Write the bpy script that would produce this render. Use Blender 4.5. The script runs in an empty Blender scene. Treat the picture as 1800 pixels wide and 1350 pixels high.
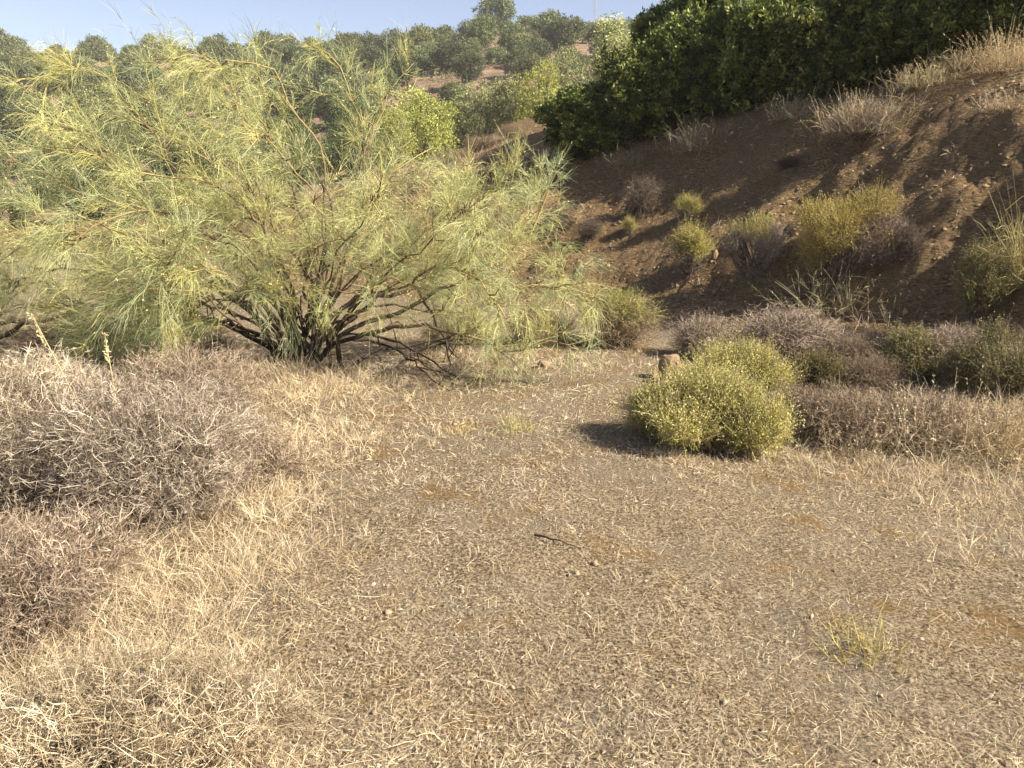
import bpy, math
import numpy as np
from mathutils import Vector

# ---------------------------------------------------------------- camera, sky, sun, exposure
sc = bpy.context.scene
COL = sc.collection
F = 1360.0 / 1800.0            # focal length over image width
PITCH = math.radians(13.1)
CAMZ = 1.6
cam = bpy.data.cameras.new("camera")
cam.sensor_width = 36.0
cam.lens = 36.0 * F
cam.clip_start = 0.05
cam.clip_end = 3000.0
camo = bpy.data.objects.new("camera", cam)
COL.objects.link(camo)
camo.location = (0, 0, CAMZ)
camo.rotation_euler = (math.pi / 2 - PITCH, 0, 0)
sc.camera = camo

SUN_EL = math.radians(37.0)
SUN_AZ = math.radians(112.0)   # clockwise from +Y (view direction): from the right, a little behind the camera
w = bpy.data.worlds.new("World")
sc.world = w
w.use_nodes = True
nt = w.node_tree
sky = nt.nodes.new("ShaderNodeTexSky")
sky.sky_type = 'NISHITA'
sky.sun_disc = False
sky.sun_elevation = SUN_EL
sky.sun_rotation = SUN_AZ
sky.air_density = 1.0
sky.dust_density = 1.3
sky.ozone_density = 2.0
bg = nt.nodes["Background"]
bg.inputs["Strength"].default_value = 0.067
wb = nt.nodes.new("ShaderNodeMix"); wb.data_type = 'RGBA'; wb.blend_type = 'MULTIPLY'; wb.inputs[0].default_value = 1.0
wb.inputs[7].default_value = (1.15, 0.985, 0.96, 1)      # camera white balance of the photograph's sky
nt.links.new(sky.outputs[0], wb.inputs[6]); nt.links.new(wb.outputs[2], bg.inputs["Color"])
sun = bpy.data.lights.new("sun", 'SUN')
sun.energy = 5.0
sun.angle = math.radians(0.55)
sun.color = (1.0, 0.908, 0.76)
suno = bpy.data.objects.new("sun", sun)
COL.objects.link(suno)
tosun = Vector((math.sin(SUN_AZ) * math.cos(SUN_EL), math.cos(SUN_AZ) * math.cos(SUN_EL), math.sin(SUN_EL)))
suno.rotation_euler = tosun.to_track_quat('Z', 'Y').to_euler()
suno.location = (20, -8, 25)
sc.view_settings.view_transform = 'Standard'
sc.view_settings.look = 'None'
sc.view_settings.gamma = 1.0
sc.view_settings.exposure = 1.52
sc.cycles.max_bounces = 6
sc.cycles.diffuse_bounces = 3
sc.cycles.transmission_bounces = 4
sc.cycles.transparent_max_bounces = 4

# ---------------------------------------------------------------- noise
def _hash(ix, iy, seed):
    n = (ix.astype(np.int64) * 374761393 + iy.astype(np.int64) * 668265263 + seed * 974634777) & 0x7fffffff
    n = ((n ^ (n >> 13)) * 1274126177) & 0x7fffffff
    n = n ^ (n >> 16)
    return (n & 0xffff) / 65535.0

def vnoise(x, y, seed=0):
    x = np.asarray(x, float); y = np.asarray(y, float)
    ix = np.floor(x); iy = np.floor(y)
    fx = x - ix; fy = y - iy
    fx = fx * fx * (3 - 2 * fx); fy = fy * fy * (3 - 2 * fy)
    a = _hash(ix, iy, seed); b = _hash(ix + 1, iy, seed)
    c = _hash(ix, iy + 1, seed); d = _hash(ix + 1, iy + 1, seed)
    return (a + (b - a) * fx) * (1 - fy) + (c + (d - c) * fx) * fy - 0.5

def fbm(x, y, seed=0, octv=4, gain=0.5):
    s = 0.0; amp = 1.0; f = 1.0
    for i in range(octv):
        s = s + amp * vnoise(np.asarray(x) * f, np.asarray(y) * f, seed + i * 17)
        amp *= gain; f *= 2.03
    return s

def sstep(a, b, x):
    t = np.clip((np.asarray(x, float) - a) / (b - a), 0, 1)
    return t * t * (3 - 2 * t)

# ---------------------------------------------------------------- terrain
_ctrl = np.array([(15, -26), (9.2, -9), (7.2, -3), (6.1, 0), (4.9, 3), (3.75, 5.2), (2.6, 8), (1.2, 10.3),
                  (-1.0, 12.0), (-4.0, 13.8), (-8.0, 17), (-14, 22), (-22, 27), (-40, 36), (-70, 50)], float)
def _catmull(P, n=8):
    out = []
    for i in range(1, len(P) - 2):
        p0, p1, p2, p3 = P[i - 1], P[i], P[i + 1], P[i + 2]
        for t in np.linspace(0, 1, n, endpoint=False):
            out.append(0.5 * (2 * p1 + (p2 - p0) * t + (2 * p0 - 5 * p1 + 4 * p2 - p3) * t * t + (3 * p1 - p0 - 3 * p2 + p3) * t ** 3))
    return np.array(out)
TOE = _catmull(_ctrl)
_SEG = TOE[1:] - TOE[:-1]
_SL = np.linalg.norm(_SEG, axis=1)
_S0 = np.concatenate([[0], np.cumsum(_SL)])[:-1]

def toe_coords(x, y):
    """signed distance into the bank (+) and length along its toe"""
    x = np.asarray(x, float); y = np.asarray(y, float)
    best = np.full(x.shape, 1e9); sd = np.zeros(x.shape); ss = np.zeros(x.shape)
    for i in range(len(_SEG)):
        ax, ay = TOE[i]; ux, uy = _SEG[i] / _SL[i]
        t = np.clip((x - ax) * ux + (y - ay) * uy, 0, _SL[i])
        dx = x - (ax + ux * t); dy = y - (ay + uy * t)
        dd = dx * dx + dy * dy
        m = dd < best
        best = np.where(m, dd, best)
        side = ux * dy - uy * dx
        sd = np.where(m, np.where(side < 0, 1.0, -1.0) * np.sqrt(dd), sd)
        ss = np.where(m, _S0[i] + t, ss)
    return sd, ss

def terrain(x, y):
    x = np.asarray(x, float); y = np.asarray(y, float)
    d, s = toe_coords(x, y)
    d = d + 0.35 * fbm(s * 0.45, s * 0 + 3.3, 5, 3) + 0.10 * fbm(x * 1.3, y * 1.3, 6, 2)
    base = 0.10 * fbm(x * 0.25, y * 0.25, 1, 2) + 0.05 * fbm(x * 1.1, y * 1.1, 2, 3) + 0.012 * fbm(x * 6, y * 6, 3, 2)
    base = base + 0.10 * sstep(-1.2, -3.0, x) * sstep(9, 5, y)
    H = np.interp(x, [-40, -14, -8, -3, 1, 4, 7, 12, 30], [0.4, 0.8, 1.45, 2.0, 2.25, 2.75, 3.15, 3.6, 4.5])
    up = np.interp(x, [-30, -9, -5, -2, 1, 6, 20], [0.02, 0.03, 0.07, 0.16, 0.27, 0.27, 0.30])
    tal = 0.42 * sstep(-0.3, 1.9, d)
    face = (H - 0.42) * np.clip((d - 1.25) / 2.95, 0, 1) ** 0.92
    crest = sstep(3.6, 4.8, d)
    above = up * 9.0 * (1 - np.exp(-np.maximum(d - 4.2, 0) / 9.0)) * 1.5
    fm = sstep(0.2, 1.6, d) * (1 - crest)
    rough = 0.30 * fbm(s * 0.8, d * 0.35, 8, 3) + 0.15 * fbm(x * 2.2, y * 2.2, 9, 4) + 0.11 * np.abs(fbm(x * 5, y * 5 + d * 7, 10, 4)) + 0.14 * np.minimum(0, fbm(s * 1.9, d * .25, 12, 2))
    z = base + tal + face + above + fm * rough + crest * 0.25 * fbm(x * .5, y * .5, 11, 3)
    # the wooded hill across the valley
    yy = y + 0.06 * x + 10 * fbm(x * 0.012, y * 0.012, 21, 2)
    hz = 34.0 * sstep(40, 200, yy) ** 0.85 + 3.5 * fbm(x * 0.02, y * 0.02, 22, 3) * sstep(50, 90, yy)
    hz = hz - 0.5 * sstep(-20, -140, x) * sstep(60, 160, yy) - 3.0 * sstep(-5, 60, x) * sstep(60, 160, yy)
    fade = sstep(26, 48, y)
    z = z * (1 - fade) + fade * np.minimum(z, 3.0)
    z = z + hz
    z = z - 30 * sstep(230, 600, y)
    return z

_CP, _SP = math.cos(PITCH), math.sin(PITCH)
def ray(px, py):
    a = (px - 900) / 1360.0; b = (675 - py) / 1360.0
    return np.array([a, _CP + _SP * b, -_SP + _CP * b])

_T = np.concatenate([np.arange(1.5, 40, 0.04), np.arange(40, 260, 0.4)])
def hit(px, py):
    """where the line through a photo pixel meets the terrain; also the depth"""
    r = ray(px, py)
    P = r[None, :] * _T[:, None] + np.array([0, 0, CAMZ])
    below = P[:, 2] < terrain(P[:, 0], P[:, 1])
    i = int(np.argmax(below)) if below.any() else len(_T) - 1
    return P[i], _T[i]

def at_depth(px, py, y):
    r = ray(px, py)
    return r * (y / r[1]) + np.array([0, 0, CAMZ])

def hz1(x, y):
    return float(terrain(np.array([x]), np.array([y]))[0])

# ---------------------------------------------------------------- materials
def new_mat(name):
    m = bpy.data.materials.new(name)
    m.use_nodes = True
    n = m.node_tree
    b = n.nodes["Principled BSDF"]
    b.inputs["Roughness"].default_value = 0.85
    b.inputs["Specular IOR Level"].default_value = 0.2
    return m, n, b

def plant_mat(name, trans=0.3, rough=0.7, spec=0.25, hue=0.03, val=0.25):
    """colour from the mesh's own 'tint' attribute, shifted a little per object"""
    m, n, b = new_mat(name)
    at = n.nodes.new("ShaderNodeAttribute"); at.attribute_name = "tint"
    oi = n.nodes.new("ShaderNodeObjectInfo")
    hs = n.nodes.new("ShaderNodeHueSaturation")
    m1 = n.nodes.new("ShaderNodeMapRange"); m1.inputs[3].default_value = 0.5 - hue; m1.inputs[4].default_value = 0.5 + hue
    m2 = n.nodes.new("ShaderNodeMapRange"); m2.inputs[3].default_value = 1 - val; m2.inputs[4].default_value = 1 + val
    n.links.new(oi.outputs["Random"], m1.inputs[0]); n.links.new(oi.outputs["Random"], m2.inputs[0])
    n.links.new(m1.outputs[0], hs.inputs["Hue"]); n.links.new(m2.outputs[0], hs.inputs["Value"])
    n.links.new(at.outputs["Color"], hs.inputs["Color"])
    n.links.new(hs.outputs[0], b.inputs["Base Color"])
    b.inputs["Roughness"].default_value = rough
    b.inputs["Specular IOR Level"].default_value = spec
    if trans > 0:
        tr = n.nodes.new("ShaderNodeBsdfTranslucent")
        mx = n.nodes.new("ShaderNodeMixShader"); mx.inputs[0].default_value = trans
        n.links.new(hs.outputs[0], tr.inputs["Color"])
        n.links.new(b.outputs[0], mx.inputs[1]); n.links.new(tr.outputs[0], mx.inputs[2])
        n.links.new(mx.outputs[0], n.nodes["Material Output"].inputs["Surface"])
    return m

def nd(n, t, **kw):
    x = n.nodes.new(t)
    for k, v in kw.items():
        setattr(x, k, v)
    return x

def noise(n, pos, scale, detail=6, rough=0.6):
    t = nd(n, "ShaderNodeTexNoise")
    t.inputs["Scale"].default_value = scale; t.inputs["Detail"].default_value = detail; t.inputs["Roughness"].default_value = rough
    n.links.new(pos, t.inputs["Vector"])
    return t.outputs["Fac"]

def ramp(n, fac, stops):
    r = nd(n, "ShaderNodeValToRGB")
    e = r.color_ramp.elements
    while len(e) < len(stops):
        e.new(0.5)
    for i, (p, c) in enumerate(stops):
        e[i].position = p; e[i].color = (*c, 1) if len(c) == 3 else c
    n.links.new(fac, r.inputs[0])
    return r.outputs[0]

def mixc(n, fac, a, b, mode='MIX'):
    m = nd(n, "ShaderNodeMix", data_type='RGBA', blend_type=mode)
    if isinstance(fac, float): m.inputs[0].default_value = fac
    else: n.links.new(fac, m.inputs[0])
    for i, v in ((6, a), (7, b)):
        if isinstance(v, tuple): m.inputs[i].default_value = (*v, 1)
        else: n.links.new(v, m.inputs[i])
    return m.outputs[2]

def bump(n, b, h, dist, strength=1.0, prev=None):
    k = nd(n, "ShaderNodeBump"); k.inputs["Distance"].default_value = dist; k.inputs["Strength"].default_value = strength
    n.links.new(h, k.inputs["Height"])
    if prev is not None: n.links.new(prev, k.inputs["Normal"])
    n.links.new(k.outputs[0], b.inputs["Normal"])
    return k.outputs[0]

def ground_mat():
    m, n, b = new_mat("ground_dry_earth")
    pos = nd(n, "ShaderNodeNewGeometry").outputs["Position"]
    fine = noise(n, pos, 75, 9, 0.78)
    c = ramp(n, fine, [(0.38, (0.045, 0.03, 0.017)), (0.47, (0.17, 0.118, 0.064)), (0.53, (0.38, 0.295, 0.185)), (0.62, (0.60, 0.50, 0.34))])
    big = noise(n, pos, 1.3, 5, 0.6)
    c = mixc(n, ramp(n, big, [(0.48, (0, 0, 0)), (0.66, (0.6, 0.6, 0.6))]), c, ramp(n, noise(n, pos, 130, 7, 0.75), [(0.38, (0.06, 0.046, 0.032)), (0.49, (0.27, 0.22, 0.16)), (0.60, (0.54, 0.465, 0.36))]))
    moss = noise(n, pos, 1.7, 7, 0.7)
    c = mixc(n, ramp(n, moss, [(0.54, (0, 0, 0)), (0.66, (0.75, 0.75, 0.75))]), c, ramp(n, noise(n, pos, 140, 5), [(0.3, (0.12, 0.068, 0.016)), (0.7, (0.40, 0.235, 0.06))]))
    n.links.new(c, b.inputs["Base Color"])
    p = bump(n, b, noise(n, pos, 26, 9, 0.8), 0.07)
    bump(n, b, fine, 0.03, 1.0, p)
    return m

def bank_mat():
    m, n, b = new_mat("bank_shale_earth")
    pos = nd(n, "ShaderNodeNewGeometry").outputs["Position"]
    mp = nd(n, "ShaderNodeMapping"); mp.inputs["Rotation"].default_value = (0.3, 0.5, 0.4); mp.inputs["Scale"].default_value = (1, 1, 3.2)
    n.links.new(pos, mp.inputs[0])
    v = nd(n, "ShaderNodeTexVoronoi"); v.inputs["Scale"].default_value = 13; v.inputs["Randomness"].default_value = 1
    n.links.new(mp.outputs[0], v.inputs["Vector"])
    bw = nd(n, "ShaderNodeRGBToBW"); n.links.new(v.outputs["Color"], bw.inputs[0]); vg = bw.outputs[0]
    fine = noise(n, mp.outputs[0], 24, 9, 0.76)
    c = ramp(n, fine, [(0.34, (0.05, 0.033, 0.016)), (0.45, (0.20, 0.128, 0.06)), (0.54, (0.32, 0.212, 0.104)), (0.66, (0.47, 0.335, 0.18))])
    c = mixc(n, 0.45, c, mixc(n, 0.8, c, vg, 'SOFT_LIGHT'))
    big = noise(n, pos, 0.8, 4, 0.6)
    c = mixc(n, ramp(n, big, [(0.45, (0, 0, 0)), (0.65, (0.6, 0.6, 0.6))]), c, (0.225, 0.152, 0.08))
    n.links.new(c, b.inputs["Base Color"])
    p = bump(n, b, v.outputs["Distance"], 0.09, 1.0)
    p = bump(n, b, fine, 0.10, 1.0, p)
    bump(n, b, noise(n, pos, 90, 5), 0.01, 1.0, p)
    return m

def hill_mat():
    m, n, b = new_mat("hill_red_earth")
    pos = nd(n, "ShaderNodeNewGeometry").outputs["Position"]
    c = ramp(n, noise(n, pos, 0.35, 8, 0.7), [(0.3, (0.10, 0.09, 0.045)), (0.5, (0.24, 0.16, 0.10)), (0.7, (0.36, 0.25, 0.17))])
    n.links.new(c, b.inputs["Base Color"])
    bump(n, b, noise(n, pos, 0.9, 8, 0.7), 0.8)
    return m

def stone_mat(name, c0, c1):
    m, n, b = new_mat(name)
    pos = nd(n, "ShaderNodeTexCoord").outputs["Object"]
    f = noise(n, pos, 9, 8, 0.7)
    n.links.new(ramp(n, f, [(0.3, c0), (0.7, c1)]), b.inputs["Base Color"])
    bump(n, b, f, 0.02)
    return m

def metal_mat():
    m, n, b = new_mat("galvanised_steel")
    pos = nd(n, "ShaderNodeTexCoord").outputs["Object"]
    n.links.new(ramp(n, noise(n, pos, 3), [(0.3, (0.30, 0.31, 0.33)), (0.7, (0.42, 0.43, 0.45))]), b.inputs["Base Color"])
    b.inputs["Metallic"].default_value = 0.5
    return m

M = dict(ground=ground_mat(), bank=bank_mat(), hill=hill_mat(),
         broom=plant_mat("broom_twigs", 0.28, 0.6, 0.3, 0.008, 0.06),
         bark=plant_mat("bark", 0.0, 0.9, 0.1, 0.005, 0.08),
         leaf=plant_mat("leaves", 0.22, 0.55, 0.28, 0.008, 0.12),
         farleaf=plant_mat("hill_leaves", 0.25, 0.8, 0.15, 0.008, 0.22),
         herb=plant_mat("herb_leaves", 0.3, 0.7, 0.2, 0.01, 0.10),
         thorn=plant_mat("dry_thorn", 0.1, 0.8, 0.2, 0.006, 0.08),
         straw=plant_mat("dry_straw", 0.25, 0.65, 0.3, 0.004, 0.05),
         chip=plant_mat("stone_chips", 0.0, 0.85, 0.2, 0.0, 0.0),
         rock=stone_mat("tan_rock", (0.15, 0.10, 0.06), (0.29, 0.205, 0.13)),
         orangerock=stone_mat("orange_rock", (0.42, 0.19, 0.09), (0.62, 0.34, 0.19)),
         paleblock=stone_mat("pale_stone", (0.50, 0.48, 0.38), (0.74, 0.70, 0.58)),
         metal=metal_mat())

# ---------------------------------------------------------------- mesh helpers (vectorised)
def unit(v):
    return v / np.maximum(np.linalg.norm(v, axis=-1, keepdims=True), 1e-9)

class Geo:
    def __init__(s):
        s.v = []; s.f = []; s.t = []; s.c = []; s.n = 0
    def add(s, v, f, c, tri=None):
        s.v.append(np.asarray(v, np.float32).reshape(-1, 3))
        if f is not None: s.f.append(np.asarray(f, np.int64).reshape(-1, 4) + s.n)
        if tri is not None: s.t.append(np.asarray(tri, np.int64).reshape(-1, 3) + s.n)
        c = np.broadcast_to(np.asarray(c, np.float32), (len(s.v[-1]), 3)); s.c.append(c); s.n += len(s.v[-1])
    def ribbons(s, P, W, C, rng):
        N, K, _ = P.shape
        T = np.gradient(P, axis=1)
        side = unit(np.cross(T, unit(rng.normal(size=(N, 1, 3)))))
        W = np.broadcast_to(W, (N, K))[..., None]
        V = np.stack([P - side * W / 2, P + side * W / 2], 2).reshape(N, K * 2, 3)
        base = (np.arange(N) * K * 2)[:, None]
        k = np.arange(K - 1)[None, :] * 2
        f = np.stack([base + k, base + k + 1, base + k + 3, base + k + 2], -1)
        C = np.broadcast_to(C, (N, K, 3)); C = np.repeat(C, 2, axis=1)
        s.add(V, f, C.reshape(-1, 3))
    def spines(s, P, D, L, W, C, rng):
        N = len(P); D = unit(D); side = unit(np.cross(D, rng.normal(size=(N, 3)))) * (np.broadcast_to(W, (N,)) / 2)[:, None]
        V = np.stack([P - side, P + side, P + D * np.broadcast_to(L, (N,))[:, None]], 1)
        s.add(V, None, np.repeat(np.broadcast_to(C, (N, 3)), 3, axis=0), np.arange(N * 3).reshape(N, 3))
    def tubes(s, P, R, C, sides=5, rng=None):
        N, K, _ = P.shape
        T = unit(np.gradient(P, axis=1))
        ref = np.broadcast_to(np.array([0.31, 0.84, 0.44]), T.shape)
        a = unit(np.cross(T, ref)); b = np.cross(T, a)
        R = np.broadcast_to(R, (N, K))
        an = np.arange(sides) * 2 * np.pi / sides
        V = P[:, :, None, :] + R[:, :, None, None] * (a[:, :, None, :] * np.cos(an)[None, None, :, None] + b[:, :, None, :] * np.sin(an)[None, None, :, None])
        base = (np.arange(N) * K * sides)[:, None, None]
        k = (np.arange(K - 1) * sides)[None, :, None]; j = np.arange(sides)[None, None, :]; j2 = (j + 1) % sides
        f = np.stack([base + k + j, base + k + j2, base + k + sides + j2, base + k + sides + j], -1)
        C = np.broadcast_to(C, (N, K, 3)); C = np.repeat(C[:, :, None, :], sides, axis=2)
        s.add(V, f, C.reshape(-1, 3))
    def leaves(s, P, D, L, W, C, rng, fold=0.25):
        N = len(P); D = unit(D)
        side = unit(np.cross(D, rng.normal(size=(N, 3))))
        nrm = np.cross(D, side)
        L = np.broadcast_to(L, (N,))[:, None]; W = np.broadcast_to(W, (N,))[:, None]
        mid = P + D * L * 0.5 + nrm * W * fold
        V = np.stack([P, mid - side * W / 2, P + D * L, mid + side * W / 2], 1)
        f = np.arange(N * 4).reshape(N, 4)
        C = np.broadcast_to(C, (N, 3))
        s.add(V, f, np.repeat(C, 4, axis=0))
    def chips(s, P, nrm, size, thick, C, rng):
        """flat angular stone chips: 4-cornered slabs, irregular"""
        N = len(P); nrm = unit(nrm)
        a = unit(np.cross(nrm, rng.normal(size=(N, 3)))); b = np.cross(nrm, a)
        ang = np.array([0, 1, 2]) * np.pi * 2 / 3 + rng.uniform(-.55, .55, (N, 3))
        rad = size[:, None] * rng.uniform(.55, 1.25, (N, 3))
        ring = a[:, None] * (rad * np.cos(ang))[..., None] + b[:, None] * (rad * np.sin(ang) * .75)[..., None]
        lo = P[:, None] + ring - nrm[:, None] * (thick * .5)[:, None, None]
        hi = P[:, None] + ring * .85 + nrm[:, None] * (thick * rng.uniform(.5, 1, N))[:, None, None]
        V = np.concatenate([lo, hi], 1)
        q = np.array([[0, 1, 4, 3], [1, 2, 5, 4], [2, 0, 3, 5]])
        f = (np.arange(N) * 6)[:, None, None] + q[None]
        s.add(V, f, np.repeat(np.broadcast_to(C, (N, 3)), 6, axis=0), (np.arange(N) * 6)[:, None] + np.array([[3, 4, 5]]))
    def mesh(s, name, smooth=False):
        v = np.concatenate(s.v); c = np.concatenate(s.c)
        f = np.concatenate(s.f) if s.f else np.zeros((0, 4), np.int64); t = np.concatenate(s.t) if s.t else np.zeros((0, 3), np.int64)
        me = bpy.data.meshes.new(name)
        me.vertices.add(len(v)); me.vertices.foreach_set("co", v.astype(np.float32).ravel())
        me.loops.add(len(f) * 4 + len(t) * 3); me.loops.foreach_set("vertex_index", np.concatenate([f.ravel(), t.ravel()]).astype(np.int32))
        me.polygons.add(len(f) + len(t)); me.polygons.foreach_set("loop_start", np.concatenate([np.arange(len(f)) * 4, len(f) * 4 + np.arange(len(t)) * 3]).astype(np.int32))
        me.update(calc_edges=True)
        at = me.attributes.new("tint", 'FLOAT_COLOR', 'POINT')
        at.data.foreach_set("color", np.concatenate([c, np.ones((len(c), 1), np.float32)], 1).astype(np.float32).ravel())
        if smooth:
            me.polygons.foreach_set("use_smooth", np.ones(len(me.polygons), bool))
        return me

def obj(name, me, mat=None, parent=None, loc=None):
    if isinstance(me, Geo): me = me.mesh(name)
    o = bpy.data.objects.new(name, me)
    if mat is not None and not me.materials: me.materials.append(mat)
    COL.objects.link(o)
    if parent is not None: o.parent = parent
    if loc is not None: o.location = loc
    return o

def thing(name, label, cat, loc, rz=0.0, scale=1.0, group=None):
    o = bpy.data.objects.new(name, None)
    o.empty_display_size = 0.2
    COL.objects.link(o)
    o.location = loc; o.rotation_euler = (0, 0, rz)
    o.scale = (scale,) * 3 if np.isscalar(scale) else scale
    o["label"] = label; o["category"] = cat
    if group: o["group"] = group
    return o

def copy_thing(src, label, loc, rz, scale, group=None):
    r = src.copy(); COL.objects.link(r)
    r.location = loc; r.rotation_euler = (0, 0, rz)
    r.scale = (scale,) * 3 if np.isscalar(scale) else scale
    r["label"] = label
    if group: r["group"] = group
    for ch in src.children:
        c = ch.copy(); COL.objects.link(c); c.parent = r
    return r

def struct(o): o["kind"] = "structure"; return o
def stuff(o, label, cat): o["kind"] = "stuff"; o["label"] = label; o["category"] = cat; return o

def vary(rng, n, c, amt=0.25, hue=0.08):
    c = np.asarray(c, float)
    return np.clip(c * (1 + rng.uniform(-amt, amt, (n, 1))) * (1 + rng.uniform(-hue, hue, (n, 3))), 0.005, 0.9)

def pick(rng, n, cols, p=None, amt=0.2):
    cols = np.asarray(cols, float)
    i = rng.choice(len(cols), n, p=p)
    return vary(rng, 1, cols[i], 0, 0) * (1 + rng.uniform(-amt, amt, (n, 1)))

def curve(P0, D, L, K, acc):
    """N quadratic arcs of K points"""
    s = np.linspace(0, 1, K)[None, :, None]
    L = np.asarray(L)[:, None, None]
    return P0[:, None] + unit(D)[:, None] * L * s + acc[:, None] * L * s * s

def sample_lobes(rng, lobes, n, r0=0.6, r1=1.0, zmin=-1e9):
    """points in the outer shell of a lumpy union of ellipsoids (cx,cy,cz,rx,ry,rz), with outward directions"""
    L = np.asarray(lobes, float)
    wgt = (L[:, 3] * L[:, 4] + L[:, 3] * L[:, 5] + L[:, 4] * L[:, 5]); wgt = wgt / wgt.sum()
    outP = []; outN = []; got = 0
    while got < n:
        m = int((n - got) * 1.8) + 64
        i = rng.choice(len(L), m, p=wgt)
        u = unit(rng.normal(size=(m, 3)))
        r = r0 + (r1 - r0) * np.sqrt(rng.uniform(0, 1, m))
        P = L[i, :3] + u * L[i, 3:] * r[:, None]
        q = (P[:, None] - L[None, :, :3]) / L[None, :, 3:]
        deep = (np.sum(q * q, -1) < (r0 * 0.85) ** 2).any(1)
        ok = ~deep & (P[:, 2] > zmin)
        nn = unit(u / L[i, 3:])
        outP.append(P[ok]); outN.append(nn[ok]); got += int(ok.sum())
    return np.concatenate(outP)[:n], np.concatenate(outN)[:n]

def dome_lobes(rng, w, dp, h, k, lump=0.45):
    """k lobes that make an uneven mound w wide, dp deep, h high standing on z=0"""
    out = [(0, 0, h * 0.30, w * 0.30, dp * 0.30, h * 0.44)]
    for i in range(k):
        a = rng.uniform(0, 2 * np.pi); r = math.sqrt(rng.uniform(0.04, 0.9)) * 0.9
        s = rng.uniform(0.5, 1.0) * lump
        r *= 1 - 0.5 * s
        rl = h * s * 0.5
        zz = (h * 1.02 * math.sqrt(1 - (1.15 * r) ** 2) - rl) * rng.uniform(0.55, 1.0)
        out.append((math.cos(a) * r * w / 2, math.sin(a) * r * dp / 2, zz, w * s * 0.42, dp * s * 0.42, rl))
    return out

# ---------------------------------------------------------------- the setting: ground, bank, hillside
def axis_pts(lo, hi, fine_lo, fine_hi, step, grow):
    a = list(np.arange(fine_lo, fine_hi + 1e-6, step))
    s = step; x = a[-1]
    while x < hi:
        s = min(s * grow, 9.0); x += s; a.append(x)
    s = step; x = a[0]
    while x > lo:
        s = min(s * grow, 9.0); x -= s; a.insert(0, x)
    return np.array(a)

XS = axis_pts(-420, 420, -6.0, 8.0, 0.085, 1.06)
YS = axis_pts(-60, 900, 1.2, 15.0, 0.085, 1.035)
GX, GY = np.meshgrid(XS, YS)
GZ = terrain(GX.ravel(), GY.ravel()).reshape(GX.shape)
GD, _ = toe_coords(GX.ravel(), GY.ravel())
GD = GD.reshape(GX.shape)
V = np.stack([GX, GY, GZ], -1).reshape(-1, 3)
ny, nx = GX.shape
ii, jj = np.meshgrid(np.arange(nx - 1), np.arange(ny - 1))
q = np.stack([jj * nx + ii, jj * nx + ii + 1, (jj + 1) * nx + ii + 1, (jj + 1) * nx + ii], -1).reshape(-1, 4)
fd = GD.ravel()[q].mean(1) + 0.35 * fbm(V[q[:, 0], 0] * 1.5, V[q[:, 0], 1] * 1.5, 77, 3)
fy = V[q[:, 0], 1]
def sheet(name, sel, mat):
    f = q[sel]
    used, inv = np.unique(f, return_inverse=True)
    g = Geo(); g.add(V[used], inv.reshape(-1, 4), (0.3, 0.25, 0.2))
    o = obj(name, g.mesh(name, True), mat)
    return struct(o)
far = fy > 42
sheet("ground", (fd <= 0.35) & ~far, M["ground"])
sheet("earth_bank", (fd > 0.35) & ~far, M["bank"])
XH = axis_pts(-420, 420, -130, 70, 2.2, 1.15); YH = axis_pts(40.5, 900, 42.0, 215, 1.8, 1.12)
HX, HY = np.meshgrid(XH, YH)
HZ = terrain(HX.ravel(), HY.ravel()).reshape(HX.shape) - .06
hx, hy = np.meshgrid(np.arange(len(XH) - 1), np.arange(len(YH) - 1))
g = Geo(); g.add(np.stack([HX, HY, HZ], -1).reshape(-1, 3), np.stack([hy * len(XH) + hx, hy * len(XH) + hx + 1, (hy + 1) * len(XH) + hx + 1, (hy + 1) * len(XH) + hx], -1), (.3, .25, .2))
struct(obj("hillside", g.mesh("hillside", True), M["hill"]))

# ---------------------------------------------------------------- plant builders
BARK = np.array([(0.050, 0.038, 0.030), (0.17, 0.125, 0.08), (0.40, 0.32, 0.13)])
def grad(cols, t):
    cols = np.asarray(cols, float); x = np.linspace(0, 1, len(cols))
    return np.stack([np.interp(t, x, cols[:, k]) for k in range(3)], -1)

def resample(P, K):
    P = np.asarray(P, float)
    s = np.concatenate([[0], np.cumsum(np.linalg.norm(np.diff(P, axis=0), axis=1))]); s /= s[-1]
    # smooth through a dense Catmull-Rom
    Q = np.concatenate([[2 * P[0] - P[1]], P, [2 * P[-1] - P[-2]]])
    out = []
    for i in range(1, len(Q) - 2):
        p0, p1, p2, p3 = Q[i - 1:i + 3]
        for t in np.linspace(0, 1, 8, endpoint=False):
            out.append(0.5 * (2 * p1 + (p2 - p0) * t + (2 * p0 - 5 * p1 + 4 * p2 - p3) * t * t + (3 * p1 - p0 - 3 * p2 + p3) * t ** 3))
    out.append(P[-1]); out = np.array(out)
    s = np.concatenate([[0], np.cumsum(np.linalg.norm(np.diff(out, axis=0), axis=1))]); s /= s[-1]
    t = np.linspace(0, 1, K)
    return np.stack([np.interp(t, s, out[:, k]) for k in range(3)], -1)

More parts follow.
